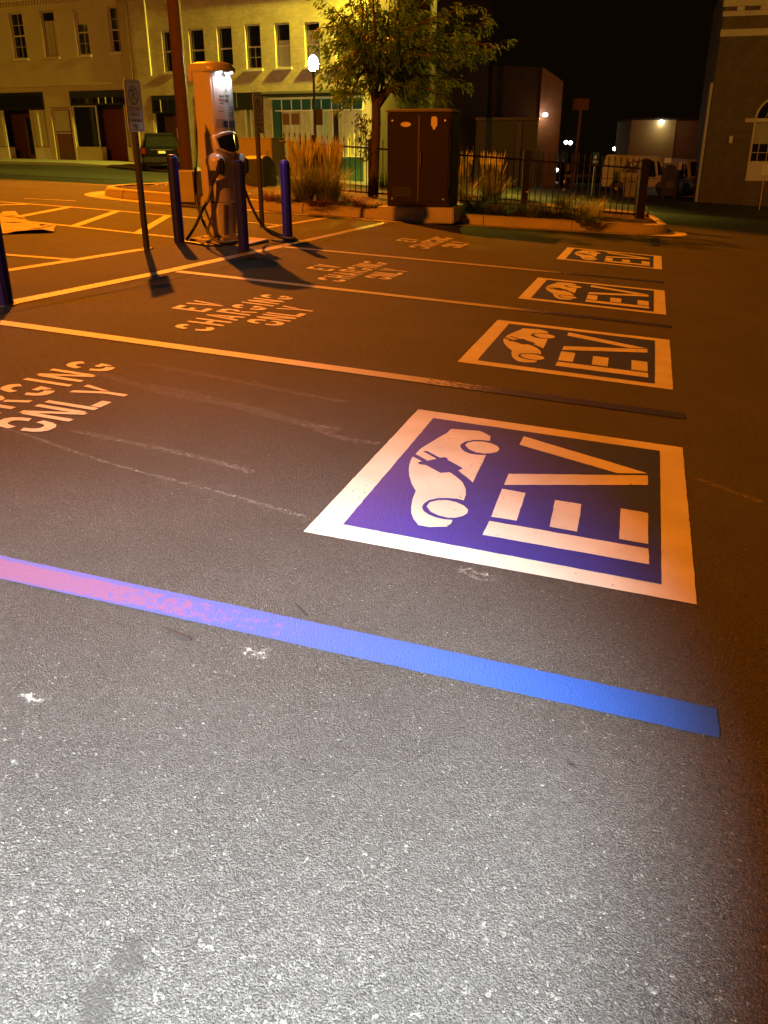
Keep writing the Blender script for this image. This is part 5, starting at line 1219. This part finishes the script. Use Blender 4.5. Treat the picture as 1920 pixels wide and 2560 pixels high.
pts = [(wc + rad * .5 * math.cos(R(a)), .18, zi + rad * .5 * math.sin(R(a))) for a in range(0, 181, 15)]; b = MB(); b.tube(pts, .016, 5); b.build('glazing_bar', 'trim_white', af)
b = MB(); b.box(wc - rad + .112, wc + rad - .112, .07, .2, wz0, zap - .002); b.build('apron_panel', 'trim_white', af)
box(Rb, 'impost_block', wc - rad - .45, wc - rad - .004, -.04, .05, zi - .16, zi + .03, 'trim_pale')
fx = rf(1827, 349); box(Rb, 'wall_fixture', fx[0] - .09, fx[0] + .09, -.12, -.002, fx[1] - .18, fx[1] + .18, 'trim_white', .02)
for k, (dx, dy) in enumerate(((-.10, -.02), (-.10, 1.2))):
    b = MB(); b.tube([(dx, dy, -2.2), (dx, dy, 4.0)], .05, 8); b.build('downpipe', 'trim_pale', Rb, smooth=True)

# ---------------- dark mid buildings
CBp = gnd(1337, 462); CBp = P0(at(1337, 462, 58).x, 58)
Cb = thing('dark_brick_building', 'dark windowless brick building with an orange-lit corner strip and small wall lamp', 'building', CBp, R(-10))
def mid(px, py): return at(px, py, 58).z - CBp.z
z1_, z2_ = mid(1340, 168), mid(1378, 203)
b = MB(); b.loft([[Vector((-.02, 0, -2)), Vector((-.02, 0, z1_))], ], False) if False else None
b = MB(); b.prism([(-7, -2), (0, -2), (0, z1_), (-7, z1_ + .3)], 0, 14, 'y'); b.build('main_block', mat('darkened_brick', (.030, .017, .011), .9, var=.3, vs=3), Cb)
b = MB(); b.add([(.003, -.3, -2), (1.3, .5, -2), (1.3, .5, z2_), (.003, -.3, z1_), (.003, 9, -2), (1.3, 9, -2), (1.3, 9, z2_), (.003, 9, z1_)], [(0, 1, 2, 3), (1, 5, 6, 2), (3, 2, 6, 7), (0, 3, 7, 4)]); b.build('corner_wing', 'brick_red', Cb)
zan = mid(1310, 303); b = MB(); b.box(-6.4, -.002, -3.0, -.004, -2, zan); b.build('annex', mat('annex_paint', (.10, .085, .04), .85), Cb); b = MB(); b.box(-6.6, .05, -3.2, -.006, zan + .002, zan + .15); b.build('annex_roof', 'dark_metal', Cb)
b = MB(); b.box(-1.2, -.9, -3.2, -3.004, -1.5, zan - .1); b.build('annex_post', 'dark_metal', Cb)
lp = Vector((.35, -.45, mid(1347, 292))); b = MB(); b.lathe([(.06, 0), (.15, .04), (.15, .16), (.05, .2)], 10, lp); wlm = b.build('wall_lamp', 'lamp_glow', Cb, smooth=True)
# low building behind the mail truck
LBp = P0(at(1570, 390, 72).x, 72); Lb = thing('low_building', 'low flat-roofed building with a bright wall lamp behind the mail truck', 'building', LBp, R(-8))
zl = at(1600, 300, 72).z - LBp.z; wl_ = (1738 - 1570) / ppm(LBp)
b = MB(); b.box(0, wl_ * .63, 0, 10, -2, zl); b.build('cream_wall', mat('dull_ochre', (.34, .26, .12), .85, var=.15), Lb); b = MB(); b.box(wl_ * .63 + .003, wl_ + 3, .1, 10, -2, zl - .05); b.build('red_wall', 'brick_red', Lb); b = MB(); b.box(-.1, wl_ + 3.1, -.1, 10.1, zl + .002, zl + .15); b.build('roof_edge', 'dark_metal', Lb)
lx = (1640 - 1570) / ppm(LBp); b = MB(); b.lathe([(.06, -.05), (.17, 0), (.17, .14), (.05, .2)], 10, (lx, -.22, at(1640, 306, 72).z - LBp.z - .05)); b.build('wall_lamp', 'lamp_glow', Lb, smooth=True)
def add_pt(o, loc, p, c, s=.1):
    l = add_light(o + '_light', 'POINT', loc, p, c, size=s)
add_pt('mid_wall_lamp', CBp + Matrix.Rotation(R(-10), 3, 'Z') @ (lp + Vector((.1, -.55, -.15))), 40, (1, .50, .12))
add_pt('low_wall_lamp', LBp + Matrix.Rotation(R(-8), 3, 'Z') @ Vector((lx, -.9, zl - .7)), 22, (1, .7, .25))
# distant street lamps as small glowing heads on posts
for k, (px, py, Y, lb) in enumerate([(1415, 356, 85, 'far street lamp glowing white, left of the tall sign pole'), (1426, 357, 82, 'far street lamp glowing white, touching the tall sign pole'), (1536, 372, 88, 'far street lamp glowing above the mail truck roof'), (1390, 425, 70, 'far low lamp glowing near the shop boards')]):
    G = at(px, py, Y); q = P0(G.x, Y); t = thing('far_lamp', lb, 'lamp post', q, 0, 'distant street lamps')
    b = MB(); b.tube([(0, 0, -.3), (0, 0, G.z - q.z - .16)], .05, 6); b.build('post', 'dark_metal', t); b = MB(); b.lathe([(.05, -.15), (.16, -.05), (.16, .07), (.04, .15)], 8, (0, 0, G.z - q.z)); b.build('globe', 'lamp_glow', t, smooth=True)

# ================================================================== SIGNS, RAILS, BINS
def post_sign(name, px, py, wpx, hpx, foot, face, lab, cat='sign', Y=None, shape=None):
    q = gnd(*foot) if Y is None else P0(at(px, py, Y).x, Y); s_ = ppm(q); w, h = wpx / s_, hpx / s_
    z = at(px, py, q.y).z - q.z; x = at(px, py, q.y).x - q.x
    t = thing(name, lab, cat, q)
    b = MB(); b.tube([(x * .0, 0, -.1), (x * .6, 0, z + h * .45)], .03, 6); b.build('post', 'dark_metal' if name == 'sign_board' else 'steel', t, smooth=True)
    b = MB(); b.box(x - w / 2, x + w / 2, -.045, -.035, z - h / 2, z + h / 2); pl = b.build('plate', face, t, bevel=.004)
    return t, pl, (x, z, w, h)
t, pl, (x, z, w, h) = post_sign('no_entry_sign', 1294, 404, 17, 18, (1296, 462), 'sign_white', 'square no entry sign with red disc near the dark brick building')
b = MB(); b.prism(ellipse(x, z, w * .44, h * .44, 18), -.049, -.047, 'y'); b.build('red_disc', 'sign_red', pl); b = MB(); b.box(x - w * .3, x + w * .3, -.052, -.050, z - h * .07, z + h * .07); b.build('white_bar', 'sign_white', pl)
t, pl, (x, z, w, h) = post_sign('accessible_parking_sign', 1489, 396, 16, 27, (1478, 491), 'sign_blue', 'blue accessible parking sign on a thin pale post behind the fence')
b = MB(); b.prism(ellipse(x - w * .03, z + h * .1, w * .26, w * .26, 14), -.049, -.047, 'y'); b.build('wheelchair_symbol', 'sign_white', pl); b = MB(); b.box(x - w * .35, x + w * .35, -.049, -.047, z - h * .36, z - h * .2); b.build('text_panel', 'sign_white', pl)
t, pl, _ = post_sign('parking_sign', 450, 334, 13, 24, (455, 420), 'sign_white', 'small white parking sign on a thin post near the wooden utility pole', Y=40)
for px, py, wp, hp, f_, Y, lb in [(1394, 391, 9, 25, 'sign_white', 70, 'narrow white board, the left of a pair beside the tall sign pole'), (1408, 391, 9, 25, 'sign_white', 70, 'narrow white board, the right of a pair beside the tall sign pole'), (1414, 418, 21, 20, 'bin_tan', 62, 'square yellowish lit board at the tall sign pole'), (1669, 401, 17, 11, 'sign_white', 45, 'small lit white board above the dark mailbox'), (1700, 415, 8, 18, 'sign_white', 52, 'narrow white board right of the mailbox, outer one'), (1693, 415, 5, 18, 'bin_tan', 52, 'narrow tan board right of the mailbox, inner one')]:
    post_sign('sign_board', px, py, wp, hp, (px, 470), f_, lb, 'sign board', Y)
q = P0(at(1432, 470, 60).x, 60); s_ = ppm(q); t = thing('sign_pole', 'tall thin pole carrying a dim brown box sign above the far street', 'sign', q)
ztop = at(1440, 262, 60).z - q.z; b = MB(); b.tube([(0, 0, -.2), (.12, 0, ztop)], .10, 8); b.build('pole', 'wood_pole', t, smooth=True); b = MB(); b.box(-.45, .55, -.2, .2, ztop - .3, ztop + .35); b.build('box_sign', 'wood_red', t, bevel=.02)
# tan bin
q = gnd(1571, 492); s_ = ppm(q); t = thing('waste_bin', 'tan litter bin on the pavement in front of the mail truck', 'bin', q)
w, h = 27 / s_ / 2, 46 / s_
b = MB(); b.loft([[Vector((x * k_, y * k_, z)) for x, y in ((-w, -w), (w, -w), (w, w), (-w, w))] for z, k_ in ((0, .85), (h * .72, 1))]); b.build('body', 'bin_tan', t, bevel=.01); b = MB(); b.loft([[Vector((x * k_, y * k_, z)) for x, y in ((-w, -w), (w, -w), (w, w), (-w, w))] for z, k_ in ((h * .725, 1.04), (h * .82, 1.04), (h, .6))]); b.build('hood', 'bin_tan', t, bevel=.01); b = MB(); b.box(-w * .6, w * .6, -w * 1.06, -w * 1.03, h * .76, h * .81); b.build('slot', 'plastic_black', t)
# collection mailbox
q = gnd(1668, 494); s_ = ppm(q); t = thing('mailbox', 'tall dark blue collection mailbox beside the mail truck bonnet', 'mailbox', q, R(-12))
w, h = 38 / s_ / 2, 78 / s_
b = MB(); b.prism([(-w, .12), (w, .12), (w, h * .72)] + [(w * math.cos(R(a)), h * .72 + h * .26 * math.sin(R(a))) for a in range(15, 180, 15)] + [(-w, h * .72)], -w, w, 'y'); b.build('body', 'mailbox_blue', t, bevel=.01)
for x in (-w * .8, w * .8):
    for y in (-w * .8, w * .8):
        b = MB(); b.box(x - .04, x + .04, y - .04, y + .04, -.05, .119); b.build('leg', 'mailbox_blue', t)
b = MB(); b.box(-w * .8, w * .8, -w - .02, -w - .002, h * .62, h * .76); b.build('chute_door', 'mailbox_blue', t, bevel=.008); b = MB(); b.box(-w * .5, w * .5, -w - .004, -w - .002, h * .3, h * .5); b.build('label_plate', 'print_grey', t)
# pale bollard
q = gnd(1690, 491); s_ = ppm(q); b = MB(); b.lathe([(.11, -.1), (.11, 44 / s_ - .06), (.07, 44 / s_)], 10); o = b.build('guard_post', 'bin_tan', loc=q, smooth=True); tag(o, 'pale concrete-filled guard post at the end of the railing', 'bollard')
# railing
for k, (xa_, xb_, yt, yb, lb) in enumerate([(1704, 1804, 448, 489, 'steel pipe railing section next to the pale guard post'), (1812, 1935, 450, 488, 'steel pipe railing section in front of the arched window')]):
    q = gnd(xa_, yb); q2 = at(xb_, yb, q.y - .6) - q; s_ = ppm(q); hh = (yb - yt) / s_
    t = thing('pipe_railing', lb, 'railing', q, 0, 'pipe railings'); dz = Vector((0, 0, hh))
    b = MB(); b.tube([Vector((0, 0, -.1)), dz * .93, dz + q2 * .02, q2 * .98 + dz, q2 + dz * .93, q2 - Vector((0, 0, .1))], .028, 7); b.build('hoop', 'steel', t, smooth=True); b = MB(); b.tube([dz * .52, q2 + dz * .52], .022, 6); b.build('mid_rail', 'steel', t, smooth=True)
    b = MB(); b.tube([q2 * .4, q2 * .4 + dz], .022, 6); b.build('stanchion', 'steel', t, smooth=True); b = MB(); b.tube([q2 * .78, q2 * .78 + dz], .022, 6); b.build('stanchion', 'steel', t, smooth=True)
t, pl, _ = post_sign('street_sign', 1912, 424, 17, 26, (1898, 525), 'sign_white', 'white sign on a thin leaning post before the arched window')
# low wall / planter below the railing
q = gnd(1704, 492); b = MB(); b.box(-.5, 12, .1, .5, -.4, .12); o = b.build('low_wall', 'concrete', loc=q + Vector((0, .25, -.1)), rot=(0, 0, -.05)); tag(o, 'low concrete edge under the pipe railing', 'wall')

# ================================================================== VEHICLES
def wheel(parent, x, y, r, wd=.2):
    b = MB(); n = 18
    def ring(rr, yy): return [Vector((x + rr * math.cos(2 * math.pi * k / n), yy, r + rr * math.sin(2 * math.pi * k / n))) for k in range(n)]
    b.loft([ring(r * .6, y - wd / 2), ring(r * .95, y - wd / 2), ring(r, y - wd * .35), ring(r, y + wd * .35), ring(r * .95, y + wd / 2), ring(r * .6, y + wd / 2)]); w = b.build('wheel', 'rubber', parent, smooth=True)
    b = MB(); b.loft([ring(r * .58, y - wd / 2 + .01), ring(r * .1, y - wd / 2 - .01)]); b.loft([ring(r * .58, y + wd / 2 - .01), ring(r * .1, y + wd / 2 + .01)]); b.build('rim', 'steel', w, smooth=True)
def suv(q, rz, lab, s_=1.0):
    t = thing('parked_car', lab, 'car', q, rz, 'parked cars'); t.scale = (s_, s_, s_)
    # x forward, rear at x = -2.2
    secs = [(-2.22, .50, .95, .78), (-2.12, .34, 1.02, .88), (-1.2, .28, 1.03, .91), (.4, .28, 1.0, .91), (1.4, .28, .96, .88), (2.05, .36, .82, .80), (2.2, .5, .7, .7)]
    b = MB(); b.loft([[Vector((x, y * w, z)) for y, z in ((-1, z0 + .12), (-.92, z0), (.92, z0), (1, z0 + .12), (1, z1 - .14), (.93, z1), (-.93, z1), (-1, z1 - .14))] for x, z0, z1, w in secs]); bd = b.build('body', 'car_paint', t, smooth=True)
    cs = [(-2.05, .80, 1.02, .0), (-1.78, .74, 1.50, 0), (-1.55, .72, 1.60, 0), (-.2, .72, 1.63, 0), (.45, .70, 1.55, 0), (1.15, .78, 1.0, 0)]
    b = MB(); b.loft([[Vector((x, -w - .06, .98)), Vector((x, -w + .0, (z1 + .98) / 2)), Vector((x, -w + .12, z1)), Vector((x, w - .12, z1)), Vector((x, w, (z1 + .98) / 2)), Vector((x, w + .06, .98))] for x, w, z1, _ in cs]); b.build('cabin', 'car_paint', t, smooth=True)
    b = MB(); b.add([(-2.03, -.66, 1.06), (-2.03, .66, 1.06), (-1.81, .58, 1.46), (-1.81, -.58, 1.46)], [(0, 1, 2, 3)]); b.build('rear_window', 'glass_dark', t)
    for sy in (-1, 1):
        b = MB(); b.add([(-1.6, sy * .815, 1.08), (.9, sy * .82, 1.08), (.4, sy * .70, 1.48), (-1.5, sy * .70, 1.50)], [(0, 1, 2, 3)]); b.build('side_window', 'glass_dark', t)
        b = MB(); b.box(-2.24, -2.12, sy * .80 - .09, sy * .80 + .09, .74, .98); b.build('tail_lamp', 'tail_red', t, bevel=.02)
        for x in (-1.35, 1.35): wheel(t, x, sy * .80, .34)
        b = MB(); b.box(.55, .75, sy * .95 - .09, sy * .95 + .09, 1.02, 1.16); b.build('mirror', 'car_paint', t, bevel=.03)
    b = MB(); b.box(-2.32, -2.1, -.86, .86, .36, .62); b.build('bumper', 'plastic_black', t, bevel=.05); b = MB(); b.box(-2.25, -2.222, -.16, .16, .76, .87); b.build('number_plate', 'sign_white', t); b = MB(); b.box(-2.245, -2.225, -.5, .5, .90, .93); b.build('trim_strip', 'chrome', t)
q = gnd(358, 413); q = P0(at(402, 413, 45).x, 45)
suv(q, R(106), 'dark car parked facing the shops, rear plate towards the lot', 1.02)
q = P0(at(1462, 455, 62).x, 62); suv(q, R(170), 'dark car parked in the gloom left of the mail truck', 1.0)
# mail truck
def mail_truck(q, rz, lab, logo=True):
    t = thing('mail_truck', lab, 'truck', q, rz, 'mail trucks')
    prof = [(-2.1, .42), (2.0, .42), (2.12, .55), (2.12, .95), (1.55, 1.12), (1.12, 2.02), (1.0, 2.12), (-1.9, 2.2), (-2.02, 2.12), (-2.12, 1.4)]
    b = MB(); b.prism(prof, -.90, .90, 'y'); bd = b.build('body', 'truck_white', t, bevel=.05)
    for x in (-1.2, 1.45):
        for y in (-.78, .78): wheel(t, x, y, .33, .2)
        for sy in (-1, 1):
            b = MB(); b.prism([(x + .44 * math.cos(R(a)), .36 + .42 * math.sin(R(a))) for a in range(0, 181, 15)], sy * .905, sy * .912, 'y'); b.build('wheel_arch', 'plastic_black', t)
    for sy in (-1, 1):
        b = MB(); b.prism([(.05, .98), (.95, .98), (1.0, 1.05), (.82, 1.82), (.74, 1.88), (.12, 1.88), (.05, 1.82)], sy * .905, sy * .915, 'y'); b.build('door_window', 'glass_dark', t)
        b = MB(); b.prism([(1.12, 1.05), (1.42, 1.14), (1.08, 1.86), (.96, 1.86)], sy * .903, sy * .91, 'y'); b.build('quarter_window', 'glass_dark', t)
        b = MB(); b.box(-2.1, 2.05, min(sy * .902, sy * .908), max(sy * .902, sy * .908), .86, .90); b.build('stripe', 'sign_red', t)
    b = MB(); b.add([(1.57, -.78, 1.14), (1.57, .78, 1.14), (1.16, .70, 1.98), (1.16, -.70, 1.98)], [(0, 1, 2, 3)]); b.build('windscreen', 'glass_dark', t, loc=(.02, 0, .02))
    b = MB(); b.box(2.1, 2.2, -.9, .9, .40, .56); b.build('bumper', 'plastic_black', t, bevel=.02); b = MB(); b.box(-2.2, -2.08, -.9, .9, .38, .52); b.build('rear_step', 'plastic_black', t, bevel=.02)
    for y in (-.62, .62):
        b = MB(); b.lathe([(.09, 0), (.07, .02)], 12); o = b.build('headlamp', 'chrome', t, loc=(2.125, y, .78), rot=(0, R(90), 0))
    b = MB(); b.box(1.25, 1.4, -1.12, -.95, 1.3, 1.55); b.build('mirror', 'plastic_black', t, bevel=.02)
    if logo:
        y = -.906
        b = MB(); b.prism([(-1.02, 1.22), (.0 - .12, 1.20), (.05 - .10, 1.86), (-.72, 1.88)], y - .004, y, 'y'); lg = b.build('emblem_field', mat('logo_navy', (.02, .03, .12), .4), t)
        b = MB(); b.prism([(-.55, 1.86), (-.06, 1.88), (-.16, 1.72), (-.30, 1.80)], y - .008, y - .005, 'y'); b.prism([(-.62, 1.24), (-.16, 1.24), (-.14, 1.44), (-.30, 1.40)], y - .008, y - .005, 'y'); b.build('emblem_red', 'sign_red', lg)
        b = MB(); b.prism([(-.82, 1.84), (-.66, 1.93), (-.30, 1.84), (-.16, 1.68), (-.22, 1.60), (-.98, 1.22), (-.90, 1.32), (-.50, 1.56), (-.55, 1.60), (-.55, 1.74), (-.34, 1.74), (-.50, 1.80)], y - .012, y - .009, 'y'); b.build('emblem_eagle', 'truck_white', lg)
q = P0(at(1592, 470, 56).x, 56, .02); mail_truck(q, R(-14), 'boxy white mail truck with eagle emblem parked behind the fence')
q = P0(at(1715, 468, 60).x, 60); mail_truck(q, R(-75), 'second white mail truck half hidden behind the mailbox', False)
